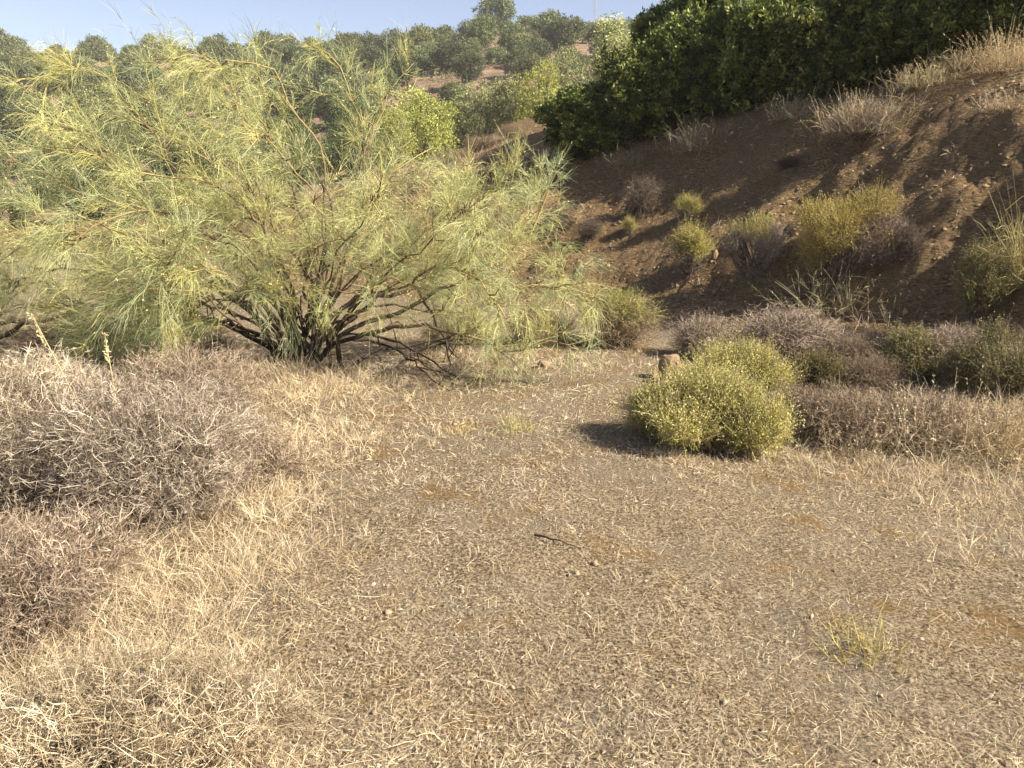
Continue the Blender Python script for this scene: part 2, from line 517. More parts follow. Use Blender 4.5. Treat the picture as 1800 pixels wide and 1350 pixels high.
def broom(name, label, base, limbs, radii, seed, dens=None, tm=None, nsec=14, nter=6, ntwig=14, tmin=0.3, sweep=(0, 0, 0.15), fol=None, twl=(0.08, 0.23), secl=(0.22, 0.7), pods=5000):
    rng = np.random.default_rng(seed)
    base = np.asarray(base, float)
    root = thing(name, label, "shrub", tuple(base))
    K = 22
    P = np.stack([resample(l, K) for l in limbs]) - base
    n = len(P)
    wob = np.cumsum(rng.normal(0, 0.030, (n, K, 3)), axis=1)
    P += (wob - wob[:, :1]) * np.sin(np.linspace(0, np.pi, K))[None, :, None] ** .5
    t = np.linspace(0, 1, K)[None, :]
    R = np.asarray(radii)[:, None] * (1 - t) ** 0.8 + 0.0045
    g = Geo(); g.tubes(P, R, grad(BARK, np.clip(t * 1.35 - 0.32, 0, 1)) * rng.uniform(.8, 1.2, (n, 1, 1)), 6)
    obj("stems", g, M["bark"], root)
    # secondary branches
    dens = np.ones(n) if dens is None else np.asarray(dens, float)
    tm = np.full(n, tmin) if tm is None else np.asarray(tm, float)
    li = np.repeat(np.arange(n), np.maximum(1, np.round(nsec * dens)).astype(int)); ns = len(li)
    tt = tm[li] + (1 - tm[li]) * rng.uniform(0, 1, ns) ** 0.8
    def onpath(P, i, t):
        K = P.shape[1]; x = np.clip(t, 0, 1) * (K - 1); k = np.minimum(x.astype(int), K - 2); f = (x - k)[:, None]
        a = P[i, k]; b = P[i, k + 1]
        return a + (b - a) * f, unit(b - a)
    A, T = onpath(P, li, tt)
    sweep = np.asarray(sweep, float)
    D = unit(T + 0.55 * rng.normal(size=(ns, 3)) + sweep)
    Ls = rng.uniform(*secl, ns) * (1.1 - 0.5 * tt)
    acc = 0.25 * rng.normal(size=(ns, 3)) + sweep * 0.5
    S = curve(A, D, Ls, 6, acc)
    S[:, 1:-1] += rng.normal(0, 0.012, (ns, 4, 3))
    ts = np.linspace(0, 1, 6)[None]
    gs = Geo(); gs.tubes(S, 0.0065 * (1 - ts) + 0.002, grad([(0.20, 0.15, 0.08), (0.42, 0.36, 0.14), (0.40, 0.40, 0.15)], ts) * rng.uniform(.75, 1.2, (ns, 1, 1)), 3)
    # tertiary
    si = np.repeat(np.arange(ns), nter); nt_ = len(si)
    t2 = rng.uniform(0.15, 1, nt_)
    A, T = onpath(S, si, t2)
    D = unit(T + 0.5 * rng.normal(size=(nt_, 3)) + sweep)
    Lt = rng.uniform(0.10, 0.32, nt_)
    acc = 0.2 * rng.normal(size=(nt_, 3)) + np.array([0, 0, -0.12]) + sweep * 0.4
    Q = curve(A, D, Lt, 4, acc)
    gs.ribbons(Q, np.linspace(0.0046, 0.003, 4)[None], grad([(0.38, 0.35, 0.13), (0.40, 0.42, 0.16)], np.linspace(0, 1, 4)[None]) * rng.uniform(.75, 1.2, (nt_, 1, 1)), rng)
    obj("branches", gs, M["broom"], root)
    # green rush-like twigs
    cols = fol if fol is not None else [(0.40, 0.41, 0.18), (0.44, 0.435, 0.185), (0.37, 0.39, 0.20), (0.51, 0.48, 0.19), (0.33, 0.36, 0.195)]
    qi = np.repeat(np.arange(nt_), ntwig); nq = len(qi)
    tone = pick(rng, ns, cols, None, 0.15)
    A, T = onpath(Q, qi, rng.uniform(0.1, 1, nq))
    D = unit(T + 0.42 * rng.normal(size=(nq, 3)) + sweep)
    Lq = rng.uniform(*twl, nq)
    drop = rng.choice([0.0, 1.0], ns, p=[0.45, 0.55])[si[qi]]
    acc = 0.16 * rng.normal(size=(nq, 3)) + np.stack([0 * drop, 0 * drop, 0.03 - 0.55 * drop], 1)
    W = curve(A, D, Lq, 3, acc)
    C = np.clip(tone[si[qi]] * rng.uniform(.75, 1.25, (nq, 1)) * (1 + rng.uniform(-.06, .06, (nq, 3))), .01, .8)
    gt = Geo(); gt.ribbons(W, np.array([0.0026, 0.0023, 0.0011])[None], C[:, None, :], rng)
    obj("foliage", gt, M["broom"], root)
    if pods:
        k = rng.integers(0, nq, pods)
        gp = Geo(); D = rng.normal(size=(pods, 3))
        Pp = W[k, rng.integers(0, 3, pods)]
        gp.leaves(Pp, D, 0.015, 0.012, vary(rng, pods, (0.58, 0.52, 0.22)), rng)
        gp.leaves(Pp, -D, 0.012, 0.012, vary(rng, pods, (0.58, 0.52, 0.22)), rng)
        obj("pods", gp, M["straw"], root)
    return root

def thorn_shrub(name, label, loc, dims, seed, n=2500, step=0.042, spine=(0.02, 0.055), wid=0.0028, tip=(0.52, 0.455, 0.37), inner=(0.20, 0.138, 0.09), k=7, green=None, lump=0.5, rz=0.0, cat="shrub"):
    rng = np.random.default_rng(seed)
    wx, wy, h = dims
    lob = dome_lobes(rng, wx, wy, h, k, lump)
    root = thing(name, label, cat, loc, rz)
    P0, N0 = sample_lobes(rng, lob, n, 0.5, 0.98, -0.05)
    K = 6
    P = [P0]; D = unit(N0 + 0.7 * rng.normal(size=(n, 3)) + (0, 0, .25))
    for i in range(K - 1):
        D = unit(D + 0.42 * rng.normal(size=(n, 3)) + 0.10 * N0)
        P.append(P[-1] + D * step * rng.uniform(.6, 1.3, (n, 1)))
    P = np.stack(P, 1)
    depth = rng.uniform(0, 1, (n, 1))
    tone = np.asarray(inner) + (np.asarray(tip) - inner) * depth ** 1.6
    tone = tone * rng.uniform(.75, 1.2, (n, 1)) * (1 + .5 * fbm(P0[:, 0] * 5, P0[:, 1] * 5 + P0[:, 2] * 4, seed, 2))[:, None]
    if green is not None:
        gm = (P0[:, 2] > h * 0.5) & (rng.uniform(size=n) < 0.75)
        tone[gm] = vary(rng, int(gm.sum()), green)
    g = Geo(); g.ribbons(P, np.linspace(wid * 1.5, wid * 0.6, K)[None], tone[:, None, :], rng)
    A = np.repeat(P[:, 1:], 2, axis=1).reshape(-1, 3); m = len(A)
    TT = np.repeat(unit(np.diff(P, axis=1)), 2, axis=1).reshape(-1, 3)
    Ds = unit(0.35 * TT + 0.9 * rng.normal(size=(m, 3)))
    C = np.repeat(tone, 2 * (K - 1), axis=0) * rng.uniform(.85, 1.25, (m, 1))
    g.spines(A, Ds, rng.uniform(*spine, m), wid, np.clip(C, .01, .85), rng)
    obj("thorny_twigs", g, M["thorn"], root)
    # woody stems from the root to the shell
    ns = 46
    E, _ = sample_lobes(rng, lob, ns, 0.6, 0.9, 0.05)
    B = np.stack([rng.normal(0, wx * .08, ns), rng.normal(0, wy * .08, ns), np.full(ns, -0.06)], 1)
    mid = (B + E) / 2 + rng.normal(0, .05, (ns, 3)) + (0, 0, .02)
    L = np.stack([resample(np.stack([B[i], mid[i], E[i]]), 7) for i in range(ns)])
    gs = Geo(); gs.tubes(L, np.linspace(0.010, 0.003, 7)[None] * max(0.6, min(1.2, h / .6)), vary(rng, ns, (0.10, 0.07, 0.052))[:, None, :], 4)
    # fork each stem toward the shell
    nf = ns * 7
    fi = rng.integers(0, ns, nf); fk = rng.integers(2, 7, nf)
    E2, _ = sample_lobes(rng, lob, nf * 3, 0.6, 0.95, 0.0)
    S0 = L[fi, fk]
    cand = E2.reshape(nf, 3, 3); dist = np.linalg.norm(cand - S0[:, None], axis=2); E3 = cand[np.arange(nf), dist.argmin(1)]
    s = np.linspace(0, 1, 4)[None, :, None]
    Lf = S0[:, None] + (E3 - S0)[:, None] * s + rng.normal(0, .012, (nf, 4, 3)) * (s * (1 - s) * 4)
    gs.tubes(Lf, np.linspace(0.004, 0.0018, 4)[None], vary(rng, nf, (0.17, 0.125, 0.09))[:, None, :], 3)
    obj("stems", gs, M["bark"], root)
    return root

def herb_shrub(name, label, loc, dims, seed, n=3500, cols=((0.24, 0.24, 0.05), (0.32, 0.30, 0.08), (0.17, 0.19, 0.05)), dead=0.0, deadcol=(0.25, 0.20, 0.16), heads=0, leafl=(0.012, 0.024), twl=(0.10, 0.24), k=8, lump=0.5, upright=0.7, rz=0.0, spread=0.45, per=8, lean=(0, 0, 0), gaps=.22, wild=.2):
    """mound of fine upright shoots set with small leaves; 'dead' = share of the mound from below that is dry and grey"""
    rng = np.random.default_rng(seed)
    wx, wy, h = dims
    lob = dome_lobes(rng, wx, wy, h, k, lump)
    root = thing(name, label, "shrub", loc, rz)
    P0, N0 = sample_lobes(rng, lob, n, 0.5, 1.0, -0.06)
    gap = fbm(P0[:, 0] * 9 / wx + 3, P0[:, 1] * 9 / wx + P0[:, 2] * 7 / wx, seed + 8, 2) < gaps
    P0, N0 = P0[gap], N0[gap]; n = len(P0)
    hl = P0[:, 2] / h + 0.35 * (fbm(P0[:, 0] * 4 / wx + 9, P0[:, 1] * 4 / wx, seed, 2)) + lean[0] * P0[:, 0] / wx + lean[1] * P0[:, 1] / wx
    isdead = hl < dead
    D = unit(N0 * 0.6 + spread * rng.normal(size=(n, 3)) + (0, 0, upright))
    Lq = rng.uniform(*twl, n)
    lift = np.where(rng.uniform(size=n) < wild, rng.uniform(.1, .6, n), 0.0)
    W = curve(P0 - D * Lq[:, None] * (0.55 - lift[:, None]), D, Lq, 3, 0.12 * rng.normal(size=(n, 3)))
    # patches of tone across the mound
    tone = pick(rng, n, cols, None, 0.18) * (1 + 0.35 * fbm(P0[:, 0] * 5 / wx, P0[:, 2] * 5 / wx + P0[:, 1] * 3, seed + 3, 3))[:, None]
    tone[isdead] = vary(rng, int(isdead.sum()), deadcol, .35)
    tone = np.clip(tone, .01, .7)
    stem = tone * 0.6 + np.array([0.10, 0.075, 0.04]) * 0.6
    g = Geo(); g.ribbons(W, np.array([.0032, .0028, .0012])[None], stem[:, None, :], rng)
    # dry twiglets on the dead part, leaves on the live part
    live = ~isdead
    kk = per
    fr = np.tile(np.linspace(.25, 1, kk), int(live.sum())); A = np.repeat(np.arange(n)[live], kk); nl = int(live.sum())
    x_ = fr * 2 - 1e-4; k_i = x_.astype(int); A = W[A, k_i] + (W[A, k_i + 1] - W[A, k_i]) * (x_ - k_i)[:, None]
    A = A + rng.normal(0, .004, (nl * kk, 3))
    T = np.repeat(D[live], kk, axis=0)
    Dl = unit(T * 0.7 + 0.75 * rng.normal(size=(len(A), 3)))
    C = np.repeat(tone[live], kk, axis=0) * rng.uniform(.75, 1.25, (len(A), 1))
    if len(A): 
        gl = Geo(); gl.leaves(A, Dl, rng.uniform(*leafl, len(A)), rng.uniform(.22, .36, len(A)) * leafl[1], np.clip(C, .01, .7), rng)
        obj("foliage", gl, M["herb"], root)
    if isdead.any():
        A = np.repeat(W[isdead], 4, axis=1).reshape(-1, 3)
        T = np.repeat(D[isdead], 12, axis=0)
        C = np.repeat(tone[isdead], 12, axis=0) * rng.uniform(.8, 1.3, (len(A), 1))
        gd = Geo(); gd.spines(A, T + 0.9 * rng.normal(size=(len(A), 3)), rng.uniform(.02, .06, len(A)), .003, np.clip(C, .01, .7), rng)
        obj("dry_twigs", gd, M["thorn"], root)
    if heads:
        i = rng.integers(0, n, heads)
        up = P0[i]; D2 = unit(N0[i] * .5 + (0, 0, 1) + .25 * rng.normal(size=(heads, 3)))
        Lh = rng.uniform(.05, .13, heads)
        S = curve(up, D2, Lh, 3, .1 * rng.normal(size=(heads, 3)))
        gh = Geo(); gh.ribbons(S, np.array([.0026, .0024, .002])[None], vary(rng, heads, (0.42, 0.36, 0.18))[:, None, :], rng)
        tipp = np.repeat(S[:, -1], 4, axis=0)
        gh.leaves(tipp + rng.normal(0, .005, tipp.shape), unit(rng.normal(size=tipp.shape) + (0, 0, 1)), .013, .006, vary(rng, len(tipp), (0.52, 0.46, 0.25)), rng)
        obj("seed_heads", gh, M["straw"], root)["kind"] = "stuff"
    ns = 40
    E, _ = sample_lobes(rng, lob, ns, 0.5, 0.85, 0.02)
    B = np.stack([rng.normal(0, wx * .05, ns), rng.normal(0, wy * .05, ns), np.full(ns, -0.08)], 1)
    L = np.stack([resample(np.stack([B[j], (B[j] + E[j]) / 2 + rng.normal(0, .03, 3), E[j]]), 6) for j in range(ns)])
    g.tubes(L, np.linspace(0.009, 0.003, 6)[None] * max(.5, min(1.5, h / .6)), vary(rng, ns, (0.11, 0.08, 0.06))[:, None, :], 4)
    obj("stems", g, M["bark"], root)
    return root

def stalk_clump(name, label, loc, w, h, seed, n=160, col=(0.52, 0.42, 0.24), head=True, spread=0.35, leaves=3, rz=0.0, depth=None, cat="grass clump", wid=0.0045):
    """upright dry stalks with seed spikes and a few bent blades"""
    rng = np.random.default_rng(seed)
    root = thing(name, label, cat, loc, rz)
    depth = depth or w
    B = np.stack([rng.normal(0, w * .24, n), rng.normal(0, depth * .24, n), np.full(n, -0.05)], 1)
    out = B * (1, 1, 0) / max(w, .01)
    D = unit(out * 1.2 + spread * .6 * rng.normal(size=(n, 3)) + (0, 0, 1.0))
    L = h * rng.uniform(.45, 1.05, n)
    S = curve(B, D, L, 5, .16 * rng.normal(size=(n, 3)) + (0, 0, -.06))
    cl = vary(rng, n, col, .3)
    g = Geo(); g.ribbons(S, np.array([1, 1, .9, .7, .4])[None] * wid, cl[:, None, :], rng)
    m = n * leaves
    if m:
        i = np.repeat(np.arange(n), leaves); k = rng.integers(0, 4, m)
        Sl = curve(S[i, k], unit(D[i] + .9 * rng.normal(size=(m, 3))), h * rng.uniform(.12, .4, m), 3, np.stack([0 * i, 0 * i, -.5 * rng.uniform(0, 1, m)], 1))
        g.ribbons(Sl, np.array([.9, .9, .2])[None] * wid, (cl[i] * rng.uniform(.8, 1.15, (m, 1)))[:, None, :], rng)
    obj("stalks", g, M["straw"], root)["kind"] = "stuff"
    if head:
        per = 9
        i = np.repeat(np.arange(n)[rng.uniform(size=n) < .6], per); m = len(i)
        f = rng.uniform(.72, 1, m)[:, None] * 4 - 1e-4
        k = np.clip(f.astype(int), 0, 3)[:, 0]
        A = S[i, k] + (S[i, k + 1] - S[i, k]) * (f - k[:, None])
        gh = Geo(); gh.leaves(A, unit(D[i] + .5 * rng.normal(size=(m, 3))), rng.uniform(.012, .03, m), .008, vary(rng, m, np.asarray(col) * 1.12, .25), rng)
        obj("seed_heads", gh, M["straw"], root)["kind"] = "stuff"
    return root

def leafy(name, label, loc, dims, seed, n=9000, leaf=(0.05, 0.085), cols=((0.045, 0.075, 0.018), (0.065, 0.10, 0.025), (0.035, 0.055, 0.016)), k=22, lump=0.42, mat="leaf", trunk=True, cat="shrub", group=None, lobes=None, clump=10, zc=0.5, trunk_h=0.3, rz=0.0, tuft=0.07):
    """broad-leaved shrub or tree crown: leaf clusters through the outer part of many lobes"""
    rng = np.random.default_rng(seed)
    wx, wy, h = dims
    root = thing(name, label, cat, loc, rz, 1.0, group)
    if lobes is None:
        lobes = [(0, 0, h * (zc + .02), wx * .33, wy * .33, h * (1 - zc) * .78)]
        for i in range(k):
            u = unit(rng.normal(size=3)); u[2] = u[2] * .8 + .1
            s = rng.uniform(.5, 1) * lump
            c = np.array([u[0] * wx * .34, u[1] * wy * .34, h * zc + u[2] * h * (1 - zc) * .72])
            lobes.append((*c, wx * s * .45, wy * s * .45, h * s * .42))
    nc = n // clump
    P0, N0 = sample_lobes(rng, lobes, nc, 0.55, 1.0, 0.0)
    tone = pick(rng, nc, cols, None, .18)
    D0 = unit(N0 + .45 * rng.normal(size=(nc, 3)) + (0, 0, .35))
    A = np.repeat(P0, clump, axis=0) + np.repeat(D0, clump, axis=0) * rng.uniform(-1, 1, (nc * clump, 1)) * tuft + rng.normal(0, tuft * .35, (nc * clump, 3))
    D = unit(np.repeat(D0, clump, axis=0) * .8 + .75 * rng.normal(size=A.shape))
    L = rng.uniform(*leaf, len(A))
    C = np.clip(np.repeat(tone, clump, axis=0) * rng.uniform(.75, 1.3, (len(A), 1)), .005, .6)
    g = Geo(); g.leaves(A, D, L, L * rng.uniform(.4, .62, len(A)), C, rng)
    obj("crown", g, M[mat], root)
    if trunk:
        ns = 14
        E, _ = sample_lobes(rng, lobes, ns, 0.4, 0.8, 0.0)
        r0 = max(.012, .022 * h)
        B = np.stack([rng.normal(0, r0, ns), rng.normal(0, r0, ns), np.full(ns, -.35)], 1)
        top = np.array([0, 0, h * trunk_h])
        L = np.stack([resample(np.stack([B[i], top * .5 + rng.normal(0, r0, 3), top + (E[i] - top) * .45 + rng.normal(0, .04 * h, 3), E[i]]), 8) for i in range(ns)])
        gt = Geo(); gt.tubes(L, np.linspace(1, .2, 8)[None] * r0, vary(rng, ns, (0.09, 0.072, 0.058))[:, None, :], 5)
        obj("trunk", gt, M["bark"], root)
    return root

def rock(name, label, loc, dims, seed, mat, rz=0.0, cat="rock"):
    import bmesh
    rng = np.random.default_rng(seed)
    bm = bmesh.new()
    bmesh.ops.create_icosphere(bm, subdivisions=3, radius=1.0)
    pl = unit(rng.normal(size=(9, 3))); off = rng.uniform(.5, .85, 9)
    for v in bm.verts:
        c = np.array(v.co)
        for p_, o_ in zip(pl, off):
            e = c @ p_ - o_
            if e > 0: c = c - p_ * e * .96
        c = c * (1 + .05 * rng.normal())
        v.co = (c[0] * dims[0] / 1.3, c[1] * dims[1] / 1.3, (c[2] + .35) * dims[2] / 1.1)
    me = bpy.data.meshes.new(name); bm.to_mesh(me); bm.free()
    o = obj(name, me, mat, None, loc)
    o.rotation_euler = (0, 0, rz); o["label"] = label; o["category"] = cat
    return o

def stick(name, label, pts, r, seed, col=(0.06, 0.045, 0.035), forks=2, cat="branch", group=None):
    """a fallen branch: crooked tube with side shoots"""
    rng = np.random.default_rng(seed)
    pts = np.asarray(pts, float); base = pts[0].copy()
    P = resample(pts - base, 14); ln = np.linalg.norm(P[-1])
    P[1:-1] += rng.normal(0, .008 * ln, (12, 3))
    t = np.linspace(0, 1, 14)
    g = Geo(); g.tubes(P[None], (r * (1 - .75 * t))[None], np.array(col) * rng.uniform(.8, 1.2), 6)
    root = thing(name, label, cat, tuple(base), group=group)
    obj("limb", g, M["bark"], root)
    for i in range(forks):
        k = rng.integers(4, 12)
        T = unit(P[k + 1] - P[k]); D = unit(T + .8 * rng.normal(size=3) + (0, 0, .2))
        S = curve(P[k][None], D[None], np.array([ln * rng.uniform(.18, .4)]), 7, .25 * rng.normal(size=(1, 3)))
        g = Geo(); g.tubes(S, np.linspace(r * .45, r * .1, 7)[None], np.array(col) * rng.uniform(.8, 1.2), 5)
        obj("side_shoot", g, M["bark"], root)
    return root

# ---------------------------------------------------------------- far hill: trees one by one
rng = np.random.default_rng(4)
HILL_COLS = [((0.121, 0.146, 0.057), (0.159, 0.184, 0.074), (0.092, 0.114, 0.048)),
             ((0.146, 0.166, 0.076), (0.190, 0.210, 0.097), (0.108, 0.127, 0.061)),
             ((0.102, 0.120, 0.058), (0.134, 0.150, 0.072), (0.079, 0.095, 0.048)),
             ((0.184, 0.197, 0.084), (0.229, 0.235, 0.102), (0.140, 0.153, 0.067))]
HG = "trees on the far hillside"
HL = ["dark rounded oak", "grey green spreading tree", "dusky broad oak", "pale olive bushy tree", "low wide evergreen tree", "tall lumpy oak"]
HD = [(5.2, 5.0, 4.0), (5.8, 5.4, 3.8), (6.2, 6.0, 4.6), (4.6, 4.8, 3.4), (6.0, 5.2, 3.2), (5.4, 5.6, 5.4)]
spots = []
tries = 0
while len(spots) < 300 and tries < 60000:
    tries += 1
    y = 58 + 132 * rng.uniform() ** 0.75
    x = rng.uniform(-0.74 * y - 4, 0.16 * y + 6)
    z = hz1(x, y)
    # bare reddish clearings seen between the crowns
    if fbm(np.array([x * .045]), np.array([y * .05]), 91, 2)[0] > 0.30: continue
    md = 3.4 + 1.5 * (y - 60) / 100
    if any((x - a) ** 2 + (y - b) ** 2 < md * md for a, b, _ in spots): continue
    spots.append((x, y, z))
spots.sort(key=lambda s: s[1])
protos = {}
for i, (x, y, z) in enumerate(spots):
    k = int(rng.integers(0, 6)); s = rng.choice([.5, .66, .82, .98, 1.15]) * rng.uniform(.9, 1.1)
    if y > 150: s *= 1.12
    f_ = y * _CP - (z - CAMZ) * _SP; px = 900 + 1360 * x / f_
    row = "along the skyline" if y > 168 else "high on the hill" if y > 135 else "halfway up the hill" if y > 98 else "low on the hill"
    col = ("beyond the left edge's broom plumes", "above the broom's left half", "above the broom's middle", "behind the tall broom plume", "above the bright rounded tree", "above the dull olive tree", "near the mast")[int(np.searchsorted([90, 260, 430, 620, 790, 930], px))]
    lab = HL[k] + " " + row + ", " + col
    if k not in protos:
        protos[k] = leafy("hillside_tree", lab, (x, y, z - .2), HD[k], 200 + k, n=6400, leaf=(.16, .34), cols=HILL_COLS[k % 4], k=26, lump=.44, mat="farleaf", cat="tree", group=HG, clump=8, zc=.46, trunk_h=.3, tuft=.28)
        protos[k].scale = (s, s, s * rng.uniform(.85, 1.1))
    else:
        copy_thing(protos[k], lab, (x, y, z - .2), rng.uniform(0, 6.28), (s, s, s * rng.uniform(.85, 1.1)), HG)

# low scrub covering the soil between the hill trees
r_ = np.random.default_rng(12); nb = 1500
y = 56 + 140 * r_.uniform(size=nb) ** .8; x = r_.uniform(-.76, .18, nb) * y
ok = fbm(x * .045, y * .05, 91, 2) < .34; x, y = x[ok], y[ok]; nb = len(x)
z = terrain(x, y); rad = r_.uniform(.5, 1.5, nb); per = 34
u = unit(r_.normal(size=(nb * per, 3))); u[:, 2] = np.abs(u[:, 2])
A = np.repeat(np.stack([x, y, z], 1), per, axis=0) + u * np.repeat(rad, per)[:, None] * (1, 1, .8) * r_.uniform(.6, 1, (nb * per, 1))
C = np.repeat(pick(r_, nb, [(.12, .125, .05), (.16, .16, .07), (.20, .18, .09), (.10, .11, .045)], None, .2), per, axis=0) * r_.uniform(.7, 1.3, (nb * per, 1))
g = Geo(); g.leaves(A, u + .6 * r_.normal(size=A.shape), r_.uniform(.22, .48, len(A)), r_.uniform(.14, .26, len(A)), C, r_)
stuff(obj("hillside_scrub", g, M["farleaf"]), "low olive green scrub covering the far hillside between the trees", "scrub")

# radio mast on the ridge
mx, my = 0.100 * 190, 190.0
mz = hz1(mx, my)
mast = thing("radio_mast", "thin grey lattice radio mast on the ridge beside the evergreen shrubs", "mast", (mx, my, mz - 1))
g = Geo(); Hm = 26.0
corners = [np.array([.45 * math.cos(a), .45 * math.sin(a)]) for a in (0.4, 0.4 + 2.094, 0.4 + 4.189)]
for c in corners:
    go = Geo(); go.tubes(np.array([[[c[0], c[1], 0], [c[0] * .8, c[1] * .8, Hm]]]), 0.045, (.3, .3, .3), 5); obj("leg", go, M["metal"], mast)
gb = Geo()
for kz in range(24):
    for a in range(3):
        c0, c1 = corners[a], corners[(a + 1) % 3]
        z0, z1 = kz * Hm / 24, (kz + 1) * Hm / 24
        f0, f1 = 1 - .2 * z0 / Hm, 1 - .2 * z1 / Hm
        gb.tubes(np.array([[[*(c0 * f0), z0], [*(c1 * f1), z1]]]), .025, (.3, .3, .3), 4)
obj("bracing", gb, M["metal"], mast)

# ---------------------------------------------------------------- trees and scrub between the bank and the hill
TP = {}
def tree_at(px, py, y, wpx, hpx, name, label, seed, cols, **kw):
    """crown spans wpx at distance y; its foot stands on the terrain there"""
    p = at_depth(px, py, y)
    w_ = wpx * y / 1360.0 / 1.0
    z = hz1(p[0], y)
    h_ = max(hpx * y / 1360.0, at_depth(px, py - hpx, y)[2] - z)
    if cols not in TP:
        TP[cols] = (leafy(name, label, (p[0], y, z - .1), (w_, w_ * .95, h_), seed, cols=cols, cat="tree", **kw), w_, h_); return
    t_, a_, b_ = TP[cols]
    c_ = copy_thing(t_, label, (p[0], y, z - .1), seed * 1.7, (w_ / a_, w_ / a_, h_ / b_)); c_.name = name
YG = ((0.30, 0.31, 0.085), (0.37, 0.37, 0.11), (0.23, 0.245, 0.07))
OL = ((0.21, 0.22, 0.10), (0.27, 0.27, 0.13), (0.15, 0.165, 0.075))
DK = ((0.10, 0.145, 0.04), (0.14, 0.18, 0.05), (0.075, 0.11, 0.032))
PG = ((0.34, 0.35, 0.17), (0.41, 0.41, 0.20), (0.25, 0.265, 0.12))
kw = dict(mat="farleaf", n=13000, leaf=(.08, .15), clump=9, tuft=.16, k=30, lump=.38)
tree_at(742, 228, 44, 150, 92, "rounded_tree", "bright yellow green rounded tree beyond the broom, in front of the hill", 301, YG, **kw)
tree_at(690, 232, 40, 95, 60, "low_tree", "low yellow green tree at the left foot of the bright rounded tree", 302, YG, **kw)
tree_at(842, 205, 48, 130, 85, "olive_tree", "dull olive green tree just right of the bright rounded tree", 303, OL, **kw)
tree_at(900, 180, 46, 80, 62, "pale_tree", "pale grey green tree right of the dull olive tree, above the sunlit slope", 304, PG, **kw)
tree_at(952, 150, 44, 125, 66, "yellowing_tree", "yellowish green tree at the top of the sunlit slope beside the dark evergreens", 305, YG, **kw)
tree_at(1000, 118, 55, 120, 60, "hazy_tree", "pale olive tree behind the yellowish tree, left of the dark evergreens", 306, OL, **kw)
tree_at(1083, 110, 36, 110, 105, "light_tree", "tall pale green tree rising behind the left end of the evergreens, against the sky", 307, PG, **kw)
tree_at(520, 232, 50, 120, 66, "dark_bush_tree", "deep green leafy tree low in the valley behind the broom", 308, DK, **kw)
tree_at(625, 205, 58, 110, 60, "valley_tree", "dusky green tree in the valley left of the bright rounded tree", 309, HILL_COLS[0], **kw)
tree_at(430, 235, 54, 140, 60, "valley_tree", "grey green tree in the valley above the middle of the broom", 310, HILL_COLS[1], **kw)
tree_at(300, 245, 56, 150, 64, "valley_tree", "dark tree in the valley behind the upper left of the broom", 311, HILL_COLS[0], **kw)
tree_at(150, 245, 58, 150, 70, "valley_tree", "dark tree in the valley near the left edge", 312, HILL_COLS[2], **kw)

tree_at(30, 380, 30, 230, 130, "valley_tree", "grey green tree behind the low left limbs of the broom", 313, HILL_COLS[1], **kw)
tree_at(170, 380, 34, 220, 120, "valley_tree", "dark tree behind the broom between its left limbs", 314, HILL_COLS[0], **kw)
tree_at(290, 380, 30, 170, 90, "valley_tree", "grey green low tree behind the broom's left centre", 315, HILL_COLS[1], **kw)

# ---------------------------------------------------------------- evergreen shrubs along the top of the bank
def SD(s, d):
    i = int(np.clip(np.searchsorted(_S0, s) - 1, 0, len(_SEG) - 1)); u = _SEG[i] / _SL[i]
    p = TOE[i] + u * (s - _S0[i]) + np.array([u[1], -u[0]]) * d
    return p
S_AT = {}
def s_of(x, y):
    return float(toe_coords(np.array([x]), np.array([y]))[1][0])
EG = ((0.078, 0.101, 0.021), (0.133, 0.161, 0.036), (0.048, 0.063, 0.017), (0.224, 0.245, 0.063))
EV = [  # px of foot, foot row, setback beyond the crest (m), height, width, label
    (1020, 285, -.35, 1.7, 2.0, "leftmost dark evergreen shrub on the bank top, lowest of the row"),
    (1105, 283, -.15, 2.1, 2.1, "dark evergreen shrub second from the left along the bank top"),
    (1190, 277, .2, 2.4, 2.2, "dark evergreen shrub third from the left along the bank top"),
    (1285, 250, .2, 2.4, 2.2, "dark evergreen shrub at the middle of the front row on the bank top"),
    (1380, 215, .3, 2.2, 2.1, "dark evergreen shrub left of the big pale tuft on the bank crest"),
    (1480, 165, .5, 2.1, 2.1, "dark evergreen shrub right behind the big pale tuft on the bank crest"),
    (1590, 125, .6, 2.0, 2.0, "dark evergreen shrub behind the small pale tuft near the right end"),
    (1685, 95, .7, 1.8, 1.8, "rightmost dark evergreen shrub of the front row on the bank top"),
    (1185, 240, 1.6, 3.0, 2.4, "tall dark evergreen rising behind the left of the front row"),
    (1290, 220, 2.0, 3.4, 2.8, "tall dark evergreen in the back row, cut by the top edge, left of middle"),
    (1410, 180, 2.2, 3.4, 2.9, "tall dark evergreen in the back row, cut by the top edge, at the middle"),
    (1540, 140, 2.2, 3.0, 2.8, "tall dark evergreen in the back row, cut by the top edge, right of middle"),
    (1660, 100, 2.2, 2.6, 2.5, "rightmost tall dark evergreen of the back row at the top edge"),
]
evp = []
